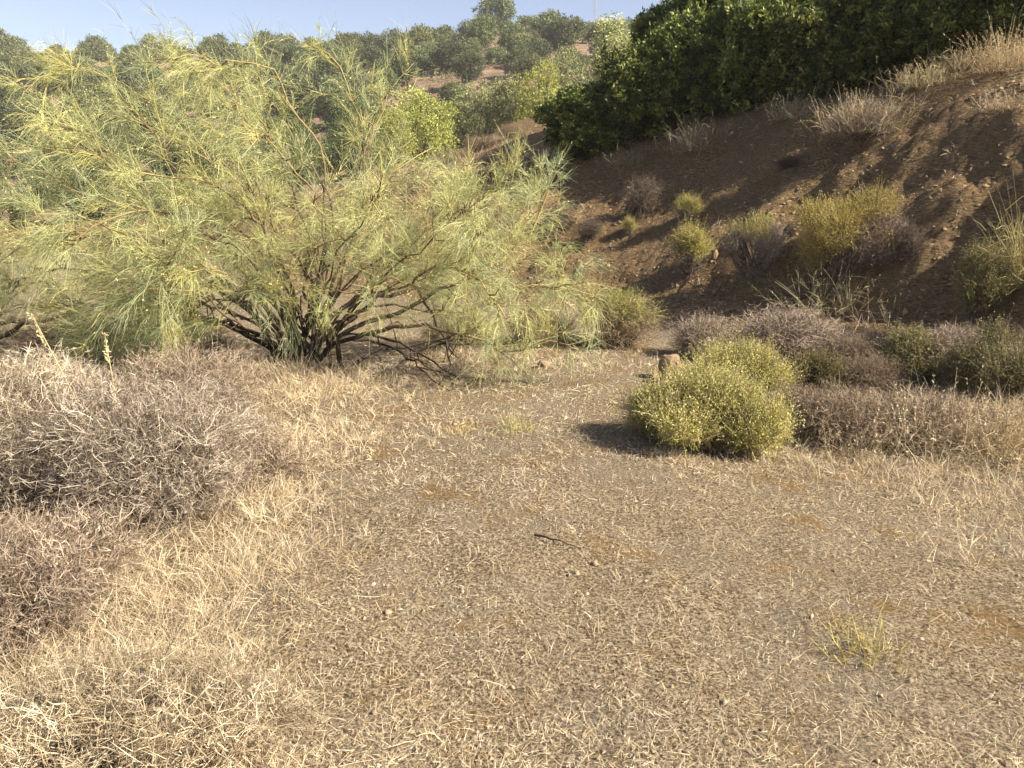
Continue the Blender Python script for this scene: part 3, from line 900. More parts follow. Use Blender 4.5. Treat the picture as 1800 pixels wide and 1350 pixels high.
for i, (px, py, sb, h_, w_, lab) in enumerate(EV):
    # find where this column of the photo crosses the crest line
    ys = np.linspace(4, 30, 600); xs = (px - 900) / 1360.0 * (ys * 1.03)
    dd, ss = toe_coords(xs, ys)
    j = int(np.argmax(dd > 4.5 + sb + w_ * .33))
    p = (xs[j], ys[j], hz1(xs[j], ys[j]) - .25)
    if len(evp) < 2:
        evp.append(leafy("evergreen_shrub", lab, p, (2.3, 2.3, 2.4), 400 + i, n=26000, leaf=(.05, .10), cols=EG, k=60, lump=.30, clump=16, zc=.42, group="evergreen shrubs on the bank top", trunk_h=.15, tuft=.075))
        e = evp[-1]; e.scale = (w_ / 2.1, w_ / 2.1, h_ / 2.3)
    else:
        copy_thing(evp[i % 2], lab, p, i * 1.3, (w_ / 2.1, w_ / 2.1, h_ / 2.3), "evergreen shrubs on the bank top")

# ---------------------------------------------------------------- shrubs on the bank and at its toe
def spot(px, py, wpx, hpx, sink=0.0):
    p, t = hit(px, py)
    s = t / 1360.0
    return (float(p[0]), float(p[1]), hz1(p[0], p[1]) - sink), wpx * s, hpx * s

OCH = ((0.432, 0.360, 0.084), (0.528, 0.444, 0.120), (0.324, 0.288, 0.078), (0.384, 0.300, 0.144))
LIM = ((0.380, 0.351, 0.098), (0.471, 0.425, 0.132), (0.287, 0.276, 0.081), (0.345, 0.276, 0.138))
GRN = ((0.24, 0.215, 0.085), (0.31, 0.27, 0.11), (0.18, 0.17, 0.07), (0.26, 0.20, 0.13))
PROTO = {}
def shared(key, build, label, loc, dims, rz, cat="shrub"):
    if key not in PROTO:
        PROTO[key] = (build(label, loc, dims, rz), dims); return PROTO[key][0]
    src, cd = PROTO[key]
    return copy_thing(src, label, loc, rz, tuple(dims[k] / cd[k] for k in range(3)))
_rz = np.random.default_rng(31)
def herb_px(px, py, wpx, hpx, label, seed, name="low_shrub", dep=.9, style=None, **kw):
    loc, w_, h_ = spot(px, py, wpx, hpx, .03)
    return shared(style or seed, lambda la, lo, di, rz: herb_shrub(name, la, lo, di, seed, rz=rz, **kw), label, loc, (w_, w_ * dep, h_ * 1.0), float(_rz.uniform(-.5, .5)))
def thorn_px(px, py, wpx, hpx, label, seed, name="thorn_shrub", dep=.9, style=None, **kw):
    loc, w_, h_ = spot(px, py, wpx, hpx, .03)
    return shared(style or seed, lambda la, lo, di, rz: thorn_shrub(name, la, lo, di, seed, rz=rz, **kw), label, loc, (w_, w_ * dep, h_ * .95), float(_rz.uniform(0, 6.28)))
def stalk_px(px, py, wpx, hpx, label, seed, name="dry_tuft", **kw):
    loc, w_, h_ = spot(px, py, wpx, hpx, .0)
    return stalk_clump(name, label, loc, w_, h_, seed, **kw)

herb_px(1472, 482, 245, 172, "largest shrub on the bank, yellow green top over dead grey twigs", 501, gaps=.4, n=6000, cols=OCH, dead=.36, lean=(-.8, .2), twl=(.12, .26), heads=120, deadcol=(.24, .19, .15), upright=.5)
herb_px(1212, 482, 95, 84, "small yellow green bush on the bank beside a tan stone", 502, style="lime", n=2300, cols=LIM, dead=.34, twl=(.10, .26), wild=.45, gaps=.12)
herb_px(1207, 392, 70, 44, "small rounded green bush on the bank above the yellow green one", 503, style="lime", n=2200, cols=LIM, dead=.15, twl=(.07, .15))
herb_px(1105, 418, 36, 34, "tiny yellow green bush, leftmost green one on the bank", 504, style="lime", n=900, cols=LIM, dead=.2, twl=(.06, .12))
herb_px(1322, 482, 125, 112, "half dead bush left of the largest shrub on the bank", 505, n=2600, cols=LIM, dead=.68, deadcol=(.27, .225, .19), twl=(.10, .22), lean=(-.5, 0))
thorn_px(1135, 375, 62, 62, "dark leafless twiggy bush high on the bank under the evergreens", 506, style="dark_twigs", n=900, tip=(.22, .17, .13), inner=(.085, .062, .045), step=.05, spine=(.03, .08))
thorn_px(982, 402, 52, 42, "dark dry bush at the left end of the bank, beside the broom tips", 507, style="dark_twigs", n=500, tip=(.2, .16, .13), inner=(.09, .065, .05), step=.05, spine=(.03, .07))
thorn_px(1042, 415, 44, 28, "low dark dry tuft on the bank between two darker bushes", 508, style="dark_twigs", n=350, tip=(.2, .16, .13), inner=(.09, .065, .05))
thorn_px(1390, 292, 44, 20, "very small grey dry tuft in the middle of the bank face", 509, style="dark_twigs", n=350, tip=(.3, .25, .21), inner=(.12, .09, .07))
thorn_px(1590, 450, 60, 62, "small dark dry bush just right of the largest bank shrub", 510, style="dark_twigs", n=700, tip=(.2, .16, .13), inner=(.08, .06, .045))
stalk_px(1525, 232, 150, 78, "large pale tuft of dry stalks and grey twigs on the bank crest", 511, n=420, spread=.55, col=(.46, .38, .22))
thorn_px(1520, 240, 150, 62, "grey woody cushion under the pale tuft on the crest", 512, n=1800, tip=(.40, .33, .26), inner=(.18, .13, .09))
stalk_px(1630, 150, 110, 46, "pale tuft of dry stalks in front of the right evergreens", 513, n=300, spread=.5, col=(.46, .38, .21))
stalk_px(1700, 118, 90, 42, "dry stalk tuft between the right evergreens and the tall corner stalks", 514, n=240, spread=.5, col=(.44, .35, .2))
stalk_px(1775, 120, 90, 80, "tall dry stalks in the top right corner", 515, n=260, spread=.3, col=(.47, .37, .21))
stalk_px(1235, 262, 105, 62, "greyish tuft at the foot of the evergreens near the bank middle", 516, n=260, spread=.55, col=(.26, .22, .14))
stalk_px(1400, 205, 90, 50, "thin dull tuft at the foot of the evergreens left of the large pale one", 517, n=200, spread=.5, col=(.30, .25, .15))
stalk_px(1120, 285, 80, 40, "low dull tuft under the left evergreens", 518, n=160, spread=.6, col=(.22, .18, .12))
stalk_px(1770, 190, 100, 40, "sprawling pale dry grass on the bank crest at the right edge", 519, n=200, spread=1.0, col=(.42, .33, .21))
herb_px(1722, 548, 125, 122, "rounded green bush low on the bank near the right edge", 520, style="green", n=4200, cols=GRN, dead=.12, twl=(.10, .22))
stalk_px(1802, 505, 34, 165, "tall yellowing broom at the right edge above the rounded green bush", 521, name="tall_broom", n=120, spread=.14, col=(.42, .36, .15), head=False, leaves=6, cat="shrub")
stalk_px(1455, 556, 105, 112, "clump of dry leafy stalks on the bank below the largest shrub", 522, n=120, spread=.55, col=(.36, .31, .18), leaves=6)
thorn_px(1420, 548, 80, 40, "dark dry bush at the left foot of the dry leafy stalks", 523, style="dark_twigs", n=700, tip=(.24, .2, .17), inner=(.09, .07, .055))
thorn_px(1085, 608, 165, 112, "pinkish brown bush with a greenish top at the right tips of the broom", 524, n=2400, tip=(.40, .30, .20), inner=(.19, .13, .08), green=(.27, .26, .08), k=12)
thorn_px(945, 606, 130, 70, "brown dry bush behind the low right branches of the broom", 525, style="brown_twigs", n=2200, tip=(.36, .28, .19), inner=(.16, .115, .07))
thorn_px(800, 606, 130, 62, "brown dry bush seen under the broom's arching right limbs", 526, style="brown_twigs", n=2400, tip=(.34, .27, .2), inner=(.16, .12, .085))
thorn_px(1238, 628, 115, 78, "pale grey leafless bush at the bank foot behind the tan rocks", 527, style="grey_twigs", n=2300, k=11, lump=.6, tip=(.46, .385, .30), inner=(.17, .125, .085))
thorn_px(1382, 630, 190, 92, "wide pale grey leafless bush at the bank foot above the round green bush", 528, style="grey_twigs", n=5200, tip=(.46, .39, .335), inner=(.2, .15, .115), k=11)
herb_px(1425, 702, 135, 92, "olive brown bush in shade behind the right of the round green bush", 529, n=2400, cols=((.16, .14, .06), (.2, .16, .08), (.12, .11, .05)), dead=.3, deadcol=(.2, .15, .11))
thorn_px(1520, 700, 150, 82, "brown thorny bush between the olive brown and the yellow green bush", 530, style="brown_twigs", n=3400, tip=(.33, .26, .2), inner=(.16, .115, .085))
herb_px(1600, 668, 165, 98, "loose yellow green bush catching the sun at the bank foot", 531, style="green", n=4200, cols=GRN, dead=.2, deadcol=(.24, .19, .14), heads=60)
herb_px(1735, 700, 210, 135, "broad dark green bush at the right edge of the bank foot", 532, n=3800, cols=((.19, .175, .075), (.25, .22, .10), (.14, .135, .06), (.23, .18, .12)), dead=.15, heads=120)
thorn_px(1480, 775, 165, 92, "dry grey brown bush right of the round green bush", 533, style="tan_twigs", n=2400, k=11, lump=.6, tip=(.42, .335, .235), inner=(.17, .12, .075))
stalk_px(1480, 782, 170, 80, "dry stalks poking from the grey brown bush right of the round green bush", 534, n=260, spread=.6, col=(.40, .33, .22))
stalk_px(1615, 788, 220, 105, "wide clump of bleached dry grass along the bank foot", 535, n=620, spread=.65, col=(.46, .385, .26), depth=.5)
thorn_px(1620, 770, 210, 80, "grey brown twiggy bush inside the bleached dry grass", 536, style="tan_twigs", n=4200, tip=(.42, .34, .27), inner=(.19, .14, .1))
stalk_px(1748, 790, 170, 105, "dry brown grass clump at the right edge of the bank foot", 537, n=420, spread=.6, col=(.40, .31, .19))
stalk_px(1555, 585, 60, 90, "few bare dry stalks on the lit rubble above the yellow green bush", 538, n=26, spread=.6, col=(.36, .3, .2))
thorn_px(1318, 665, 120, 70, "brown dry bush between the wide grey bush and the round green one", 539, style="brown_twigs")
thorn_px(1475, 655, 120, 70, "brown dry bush just right of the wide pale grey bush", 539, style="brown_twigs")
thorn_px(1665, 650, 150, 80, "grey dry bush between the loose yellow green and the broad dark bush", 539, style="grey_twigs")
thorn_px(1790, 655, 120, 80, "brown dry bush at the right edge behind the broad dark bush", 539, style="brown_twigs")
thorn_px(1400, 745, 110, 70, "tan dry bush tucked against the right side of the round green bush", 539, style="tan_twigs")
# slope above, beyond the evergreens
herb_px(800, 240, 62, 44, "round ochre bush on the sunlit slope beyond the bank", 541, n=1800, cols=((.26, .19, .07), (.31, .23, .08)), dead=.1, twl=(.25, .5), leafl=(.04, .08))
k_ = 0
for (px, py, wpx, hpx, lab) in [(855, 232, 75, 28, "brown dry scrub below the orange rock on the sunlit slope"), (915, 205, 70, 30, "brown dry scrub right of the orange rock on the sunlit slope"),
        (900, 240, 80, 30, "shaded dry scrub low on the slope left of the evergreens"), (845, 262, 80, 32, "dark dry scrub in the shadow under the sunlit slope"),
        (940, 300, 80, 38, "dark dry scrub below the left end of the evergreens"), (875, 300, 80, 34, "dark dry scrub in the deepest shadow left of the bank face"),
        (790, 285, 70, 30, "dry scrub at the left end of the slope shadow"), (730, 262, 70, 34, "pinkish dry scrub beside the pale stone block")]:
    thorn_px(px, py, wpx, hpx * .8, lab, 550 + k_, style="scrub", n=1300, tip=(.34, .255, .16), inner=(.16, .11, .07), step=.09, spine=(.05, .14), wid=.008, name="dry_scrub"); k_ += 1
loc, w_, h_ = spot(871, 196, 18, 14); rock("orange_rock", "small orange rock on the sunlit slope under the pale trees", loc, (w_ * .6, w_ * .5, h_ * .7), 61, M["orangerock"])
loc, w_, h_ = spot(666, 246, 16, 26); rock("pale_stone", "whitish upright stone block behind the upper broom branches", loc, (w_ * .6, w_ * .5, h_ * .8), 62, M["paleblock"])

# ---------------------------------------------------------------- the round green bush and the rocks behind it
loc, w_, h_ = spot(1245, 782, 285, 150)
herb_shrub("round_bush", "round yellow green bush standing alone on the open ground", loc, (1.22, 1.05, .48), 601, n=8000, wild=.3, cols=((.46, .43, .13), (.55, .50, .18), (.36, .35, .10), (.60, .54, .24), (.40, .33, .18)), heads=900, twl=(.10, .24), k=18, lump=.5, upright=.8, leafl=(.011, .022), per=9)
loc2, _, _ = spot(1290, 722, 10, 10)
herb_shrub("round_bush", "yellow green bush close behind and right of the round one", (loc2[0] + .02, loc2[1] + .1, loc2[2]), (.95, .85, .50), 602, n=6000, wild=.3, cols=((.44, .40, .13), (.52, .47, .17), (.34, .33, .10), (.38, .30, .16)), heads=500, twl=(.10, .24), k=12, upright=.8, leafl=(.010, .021))
loc, w_, h_ = spot(1180, 668, 40, 38); rock("tan_rock", "larger tan angular rock behind the round green bush", loc, (w_ * .85, w_ * .7, h_ * 1.15), 63, M["rock"], .4)
loc, w_, h_ = spot(1148, 672, 24, 16); rock("tan_rock", "small tan rock at the left of the larger angular one", loc, (w_ * .8, w_ * .6, h_ * 1.0), 64, M["rock"], 1.4)
loc, w_, h_ = spot(955, 645, 28, 16); rock("brown_clod", "brown clod lying on the open ground below the broom tips", loc, (w_ * .6, w_ * .4, h_ * .7), 65, M["rock"], .7)
loc, w_, h_ = spot(1257, 458, 14, 18); rock("tan_rock", "tan upright stone on the bank beside the small yellow green bush", loc, (w_ * .6, w_ * .4, h_ * .8), 66, M["rock"], .2)
loc, w_, h_ = spot(1565, 440, 18, 16); rock("tan_rock", "tan stone on the bank at the right of the largest shrub", loc, (w_ * .6, w_ * .5, h_ * .7), 67, M["rock"], .9)

# ---------------------------------------------------------------- the great broom on the left
B0 = np.array([*hit(530, 645)[0][:2], 0.0]); B0[2] = hz1(B0[0], B0[1]) - .05
def trace(pts, dy, start=(0, 0)):
    n = len(pts); out = [B0 + np.array([start[0], start[1], 0])]
    for i, (px, py) in enumerate(pts):
        f = ((i + 1) / n) ** 1.1
        out.append(at_depth(px, py, B0[1] + start[1] + dy * f))
    return np.array(out)
LIMBS = [  # traced from the photo: way points, how far the tip leans away (+) or toward the viewer (-), thickness
    ([(567, 578), (620, 542), (709, 524), (753, 507), (833, 484), (904, 440), (940, 409), (965, 335)], .5, .034),
    ([(600, 585), (690, 545), (802, 502), (904, 515), (958, 515), (1045, 520)], -.3, .030),
    ([(590, 600), (700, 548), (789, 524), (855, 538), (922, 564), (989, 573), (1038, 597)], -.7, .030),
    ([(512, 560), (490, 480), (470, 400), (445, 300), (420, 220), (405, 150)], .6, .028),
    ([(556, 540), (540, 480), (500, 440), (480, 380), (450, 320), (400, 250)], -.4, .026),
    ([(575, 540), (600, 450), (610, 380), (617, 293), (633, 240), (603, 187), (583, 127), (573, 105), (540, 75)], .3, .024),
    ([(580, 540), (608, 450), (620, 370), (633, 245), (657, 203), (682, 160)], .35, .016),
    ([(555, 520), (575, 400), (557, 297), (530, 253), (503, 207), (453, 170), (400, 143), (350, 112), (300, 105)], -.3, .026),
    ([(560, 420), (545, 300), (503, 207), (467, 132), (443, 112), (395, 105)], -.28, .016),
    ([(500, 580), (455, 515), (389, 493), (300, 449), (240, 420), (150, 400), (60, 390)], -.9, .030),
    ([(470, 560), (400, 480), (340, 380), (260, 300), (167, 260), (70, 258)], -.6, .026),
    ([(480, 540), (420, 430), (340, 330), (247, 213), (187, 197), (60, 225)], .3, .025),
    ([(500, 520), (450, 400), (390, 290), (340, 200), (315, 110)], .8, .024),
    ([(585, 570), (640, 500), (720, 420), (785, 340), (815, 285)], .9, .024),
    ([(620, 545), (720, 480), (850, 430), (920, 380), (945, 330)], 1.2, .022),
    ([(460, 600), (380, 570), (280, 545), (150, 540), (30, 540)], -.5, .026),
    ([(470, 590), (390, 540), (300, 510), (220, 530), (180, 600)], -1.0, .020),
    ([(500, 560), (440, 470), (330, 420), (230, 400), (120, 440)], -1.3, .024),
    ([(520, 540), (500, 430), (430, 340), (340, 290), (230, 300)], -1.2, .024),
    ([(560, 560), (600, 480), (660, 400), (690, 330), (720, 270)], .2, .020),
    ([(570, 560), (640, 490), (730, 450), (800, 400), (870, 340)], -.2, .022),
    ([(520, 560), (480, 440), (380, 300), (250, 180), (130, 120)], 1.2, .026),
    ([(510, 570), (430, 480), (300, 360), (160, 250), (40, 150)], 1.5, .026),
    ([(500, 590), (400, 520), (260, 430), (110, 340), (0, 280)], 1.0, .026),
    ([(560, 520), (570, 420), (530, 330), (490, 270), (440, 250)], -1.2, .020),
    ([(600, 560), (700, 500), (780, 470), (850, 490), (890, 560)], -1.1, .022),
    ([(590, 560), (660, 470), (740, 400), (800, 370), (840, 420)], -1.0, .020),
    ([(540, 520), (550, 400), (520, 280), (460, 210), (380, 180)], 1.6, .022),
    ([(580, 540), (640, 440), (680, 360), (690, 300), (760, 260)], 1.5, .020),
    ([(470, 600), (360, 560), (240, 500), (120, 480), (10, 500)], .8, .024),
    ([(620, 565), (740, 540), (840, 545), (930, 500), (1000, 490)], .9, .022),
    ([(545, 540), (560, 450), (600, 380), (640, 320), (650, 300)], -1.3, .018),
]
LOWL = [  # low leafy limbs of the skirt and thin inner stems
    ([(490, 610), (430, 570), (370, 560), (310, 600)], -1.0, .014), ([(480, 600), (410, 540), (340, 530), (270, 580)], -.7, .014),
    ([(470, 600), (380, 560), (300, 560), (230, 600)], -.3, .014), ([(480, 590), (400, 530), (320, 480), (250, 500)], -1.1, .016),
    ([(500, 590), (450, 530), (400, 480), (330, 450)], -1.2, .016), ([(490, 590), (420, 520), (340, 470), (200, 470)], .3, .016),
    ([(470, 600), (370, 550), (250, 520), (130, 590)], -.6, .016), ([(520, 590), (510, 530), (480, 500), (420, 470)], -1.0, .014),
    ([(540, 590), (560, 530), (600, 500), (640, 520)], -1.0, .014), ([(560, 590), (620, 540), (690, 500), (740, 510)], -.9, .014),
    ([(540, 580), (550, 520), (580, 470), (600, 420)], -.8, .014), ([(530, 580), (530, 500), (560, 440), (590, 400)], .6, .014),
    ([(600, 590), (680, 560), (760, 530), (830, 500)], .4, .016), ([(590, 580), (660, 520), (760, 450), (850, 400)], .6, .016),
    ([(530, 570), (545, 470), (520, 380), (500, 330)], .9, .014), ([(510, 580), (470, 500), (420, 420), (380, 380)], .7, .014),
    ([(550, 560), (590, 480), (640, 430), (690, 390)], .9, .014), ([(560, 560), (620, 480), (690, 430), (770, 400)], 1.4, .014),
    ([(500, 600), (440, 560), (350, 500), (300, 420)], -1.4, .014), ([(520, 580), (490, 480), (410, 390), (300, 360)], -.5, .016)]
rl = np.random.default_rng(77)
limbs = []; rads = []; dens = []; tms = []
SPARSE = {0: (1.2, .45), 20: (1.2, .4), 5: (.42, .74), 6: (.22, .6), 7: (.6, .62), 8: (.35, .7), 3: (.8, .45), 12: (.8, .5), 13: (1.25, .4), 14: (1.3, .4), 21: (.9, .4), 27: (.6, .4), 28: (.5, .4), 19: (.7, .4), 31: (.7, .4)}
for i, (pts, dy, r) in enumerate(LIMBS + LOWL):
    tr_ = trace(pts, dy, (rl.normal(0, .17), rl.normal(0, .12)))
    if i >= len(LIMBS): tr_ = tr_[1:]          # side limbs leave the older wood higher up
    limbs.append(tr_); rads.append(r * (.75 if i < 3 else rl.choice([.35, .42, .5, .65, .85])))
    de, t_ = SPARSE.get(i, (1.0, .40) if pts[-1][0] < 420 else (.9, .48)) if i < len(LIMBS) else (.8, .3) if i - len(LIMBS) not in (8, 9, 10, 11, 12, 16) else (.22, .6)
    dens.append(de); tms.append(t_)
broom("broom_shrub", "great feathery green broom shrub with dark arching limbs, filling the left", B0, limbs, rads, 701, dens, tms,
      nsec=16, nter=6, ntwig=18, sweep=(-.10, 0, .07), pods=7000)

thorn_px(150, 640, 190, 80, "brown twiggy bush in the shade under the broom's low left limbs", 527, style="brown_twigs")
thorn_px(330, 632, 130, 60, "dark twiggy bush under the broom just left of its foot", 527, style="dark_twigs")
# a second broom at the left edge, its limbs lying low
B1 = np.array([-6.6, 8.9, 0.0]); B1[2] = hz1(B1[0], B1[1]) - .05
limbs = []; rads = []
for i in range(26):
    a = rl.uniform(-1.1, 1.6) if i < 16 else rl.uniform(0, 6.28)
    ln = rl.uniform(1.6, 3.0); el = rl.uniform(.10, 1.2) if i > 4 else rl.uniform(.05, .25)
    d = np.array([math.cos(a) * math.cos(el), math.sin(a) * math.cos(el), math.sin(el)])
    p = [B1 + rl.normal(0, .08, 3) * (1, 1, 0)]
    for j in range(4):
        d = unit(d + rl.normal(0, .18, 3) + np.array([-.03, 0, .10 if el < .6 else -.08]))
        p.append(p[-1] + d * ln / 4)
    limbs.append(np.array(p)); rads.append(rl.uniform(.016, .032))
broom("broom_shrub", "second broom shrub at the left edge with low dark limbs", B1, limbs, rads, 702, nsec=12, nter=6, ntwig=13, tmin=.36, sweep=(-.1, 0, .07), pods=2500)

# dead limbs lying under the great broom
def gp(px, py, up=0.0):
    p, t = hit(px, py); return np.array([p[0], p[1], hz1(p[0], p[1]) + up])
DEAD = [([(596, 672), (640, 648), (700, 632), (760, 616), (830, 617)], .024, "dark dead limb lying on the ground right of the broom's foot", [.01, .12, .16, .22, .2]),
        ([(600, 620), (680, 640), (740, 668), (790, 690)], .016, "thin dead limb sloping down to the bare ground under the broom", [.25, .2, .1, .01]),
        ([(650, 595), (700, 622), (750, 650), (810, 672)], .015, "crooked dead limb beside the bare patch under the broom", [.3, .22, .12, .01]),
        ([(690, 655), (725, 625), (760, 610), (856, 605)], .018, "dead forked branch pointing right below the broom", [.01, .1, .18, .3]),
        ([(735, 520), (765, 570), (785, 630), (795, 690)], .014, "dead stem hanging down from the broom's right limbs", [.75, .45, .2, .0]),
        ([(400, 668), (440, 655), (500, 636)], .014, "pale dead limb on the ground left of the broom's foot", [.03, .08, .15])]
for i, (pts, r, lab, ups) in enumerate(DEAD):
    y0 = [hit(px, max(py, 640))[0] for px, py in pts]
    P = [np.array([*at_depth(px, py, yy[1])[:2], hz1(at_depth(px, py, yy[1])[0], yy[1]) + u]) for (px, py), yy, u in zip(pts, y0, ups)]
    stick("dead_limb", lab, P, r, 720 + i, col=(.055, .042, .034) if i < 5 else (.26, .2, .13), forks=3)
stick("dry_stick", "short dark stick lying on the open ground in the middle", [gp(940, 945, .012), gp(975, 957, .02), gp(1020, 972, .012)], .006, 731, forks=1)
stick("dry_stick", "thin dark curved twig in the dry grass right of the grey thorn shrub", [gp(515, 742, .01), gp(535, 738, .05), gp(550, 745, .01)], .006, 732, forks=0)
stick("dry_stick", "thin dark forked twig on the ground at the edge of the grey thorn shrub", [gp(345, 925, .08), gp(385, 922, .07), gp(430, 895, .10)], .006, 733, forks=2)

# ---------------------------------------------------------------- grey thorn shrubs in the left foreground
TH = dict(tip=(.56, .49, .385), inner=(.13, .095, .06))
loc, _, _ = spot(235, 890, 10, 10)
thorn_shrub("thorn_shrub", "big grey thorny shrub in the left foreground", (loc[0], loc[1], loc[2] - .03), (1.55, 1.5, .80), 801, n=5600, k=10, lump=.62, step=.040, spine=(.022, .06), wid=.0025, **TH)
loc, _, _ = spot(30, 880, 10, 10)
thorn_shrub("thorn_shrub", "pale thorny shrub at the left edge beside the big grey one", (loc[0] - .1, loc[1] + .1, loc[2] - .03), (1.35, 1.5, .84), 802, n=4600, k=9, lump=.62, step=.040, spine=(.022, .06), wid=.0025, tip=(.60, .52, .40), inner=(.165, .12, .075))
loc, _, _ = spot(330, 720, 10, 10)
thorn_shrub("thorn_shrub", "small brown grey thorny shrub behind the big one, by the broom", (loc[0], loc[1], loc[2] - .03), (1.2, 1.1, .5), 803, n=2200, k=9, tip=(.48, .40, .30), inner=(.16, .11, .07))
loc, _, _ = spot(70, 1080, 10, 10)
thorn_shrub("thorn_shrub", "low brown thorny shrub at the left edge in front of the big grey one", (loc[0] - .15, loc[1], loc[2] - .05), (1.15, 1.0, .42), 804, n=3000, k=13, lump=.6, step=.034, spine=(.02, .05), wid=.0026, tip=(.50, .42, .315), inner=(.16, .112, .07))
loc, _, _ = spot(435, 850, 10, 10)
thorn_shrub("thorn_shrub", "sparse grey twiggy shrub at the right of the big thorny one", (loc[0], loc[1], loc[2] - .03), (.85, .9, .32), 805, n=900, k=7, tip=(.46, .38, .28), inner=(.2, .145, .09))
loc, _, _ = spot(250, 1310, 10, 10)
thorn_shrub("dry_mound", "pale mound of dry twigs and grass at the bottom left edge", (loc[0], loc[1] - .02, loc[2] - .05), (.95, .75, .26), 806, n=2600, k=10, lump=.6, step=.03, spine=(.03, .08), wid=.0022, tip=(.56, .48, .34), inner=(.22, .16, .095))
# charred stem with bare forks in the big thorn shrub
stick("bare_stem", "bare dark upright stem at the right side of the big thorny shrub", [gp(350, 905), gp(350, 905, .12) + (0.0, 0, 0), gp(350, 905, .28) + (.01, 0, 0)], .008, 734, forks=3, cat="stem")
for i, (px, py, h_, lean, lab) in enumerate([(195, 880, 1.02, -.28, "long pale leaning stalk rising above the big grey thorn shrub"), (225, 880, .92, -.01, "pale upright stalk beside the long leaning one above the thorn shrub")]):
    b = gp(px, py); 
    st = thing("dry_stalk", lab, "stalk", tuple(b))
    g = Geo(); z = np.linspace(0, 1, 8)
    P = np.stack([lean * z ** 1.3, .02 * np.sin(z * 4), h_ * z], 1)
    g.tubes(P[None], np.linspace(.0055, .002, 8)[None], (.58, .50, .27), 5); obj("stalk", g, M["straw"], st)
    r_ = np.random.default_rng(740 + i); m = 60
    g = Geo(); A = P[-1] * (1 - .18 * r_.uniform(size=(m, 1))); g.leaves(A, unit(r_.normal(size=(m, 3)) + (lean, 0, 1.5)), .025, .007, vary(r_, m, (.6, .52, .3)), r_); obj("seed_head", g, M["straw"], st)

# ---------------------------------------------------------------- single tufts on the open ground
stalk_px(1520, 1150, 120, 85, "yellow green grass tuft standing alone on the right foreground", 811, head=False, name="grass_tuft", n=110, spread=.9, col=(.46, .40, .14), leaves=3, wid=.003)
stalk_px(1560, 1165, 70, 60, "bleached bent grass at the right of the yellow green tuft", 812, head=False, name="grass_tuft", n=30, spread=1.0, col=(.62, .52, .33), leaves=2, wid=.003)
stalk_px(905, 760, 70, 60, "pale yellow green weed on the path left of the round bush", 813, head=False, name="weed", n=60, spread=.7, col=(.42, .38, .16), leaves=4, cat="weed", wid=.003)
stalk_px(810, 765, 90, 40, "patch of ochre dry weeds below the broom's dead limbs", 814, head=False, name="weed", n=80, spread=.9, col=(.48, .34, .14), leaves=4, cat="weed", wid=.003)
stalk_px(1770, 860, 60, 70, "thin pale grass stalks near the right edge of the open ground", 815, head=False, name="grass_tuft", n=16, spread=.5, col=(.60, .50, .33), leaves=2, wid=.003)

# ---------------------------------------------------------------- ground cover: straw, dry grass, chips
rng = np.random.default_rng(9)
def cover_points(n, ymin=0.9, ymax=15.0, power=1.5):
    u = rng.uniform(size=n)
    y = (ymin ** (1 - power) + u * (ymax ** (1 - power) - ymin ** (1 - power))) ** (1 / (1 - power))
    u = rng.uniform(-1, 1, n)
    x = (u + .22 * u ** 5 + rng.normal(0, .05, n)) * (.76 * y + 1.9)
    return x, y + rng.normal(0, .25, n)
def normals(x, y, e=.03):
    z = terrain(x, y)
    return z, unit(np.stack([-(terrain(x + e, y) - z) / e, -(terrain(x, y + e) - z) / e, np.ones_like(z)], 1))

# straw lying flat, in drifts
x, y = cover_points(310000, ymax=11.5)
d, _ = toe_coords(x, y)
drift = fbm(x * 1.6, y * 1.6, 41, 4) + .25 * fbm(x * 7, y * 7, 42, 2)
keep = (d < 1.0) & (rng.uniform(size=len(x)) < np.clip(.66 + 1.5 * drift, .22, 1)) 
x, y = x[keep], y[keep]
z, N = normals(x, y)
n = len(x); a = rng.uniform(0, 2 * np.pi, n) + 0
H2 = np.stack([np.cos(a), np.sin(a), np.zeros(n)], 1)
Dv = unit(H2 - N * np.sum(H2 * N, 1, keepdims=True) + N * rng.normal(.30, .42, (n, 1)))
far_ = np.clip(y / 4.0, .8, 2.2)
L = rng.gamma(1.6, .013, n) * far_ ** .5 + .007
C = pick(rng, n, [(.66, .545, .345), (.56, .455, .285), (.52, .44, .33), (.76, .66, .46), (.26, .19, .12), (.46, .325, .15)], [.27, .25, .21, .14, .07, .06], .2)
C = C * (1 + .45 * fbm(x * .8 + 7, y * .8, 45, 3))[:, None] * (1 + np.array([-.03, 0, .10]) * (2.2 * fbm(x * .5, y * .5 + 3, 46, 2))[:, None])
P0_ = np.stack([x, y, z + rng.uniform(.001, .014, n)], 1)
lg = L > np.quantile(L, .955)
P = curve(P0_[lg], Dv[lg], L[lg], 4, .35 * rng.normal(size=(int(lg.sum()), 3)) * (1, 1, .4))
g = Geo(); g.ribbons(P, np.array([1, 1, .9, .4])[None] * (.0016 * far_[lg])[:, None], np.clip(C[lg], .02, .85)[:, None, :], rng)
sm = ~lg
P = curve(P0_[sm], Dv[sm], L[sm], 2, np.zeros((int(sm.sum()), 3)))
g.ribbons(P, np.array([1, .5])[None] * (.0017 * far_[sm])[:, None], np.clip(C[sm], .02, .85)[:, None, :], rng)
stuff(obj("straw_litter", g, M["straw"]), "bleached straw and stalks strewn over the open ground", "straw")

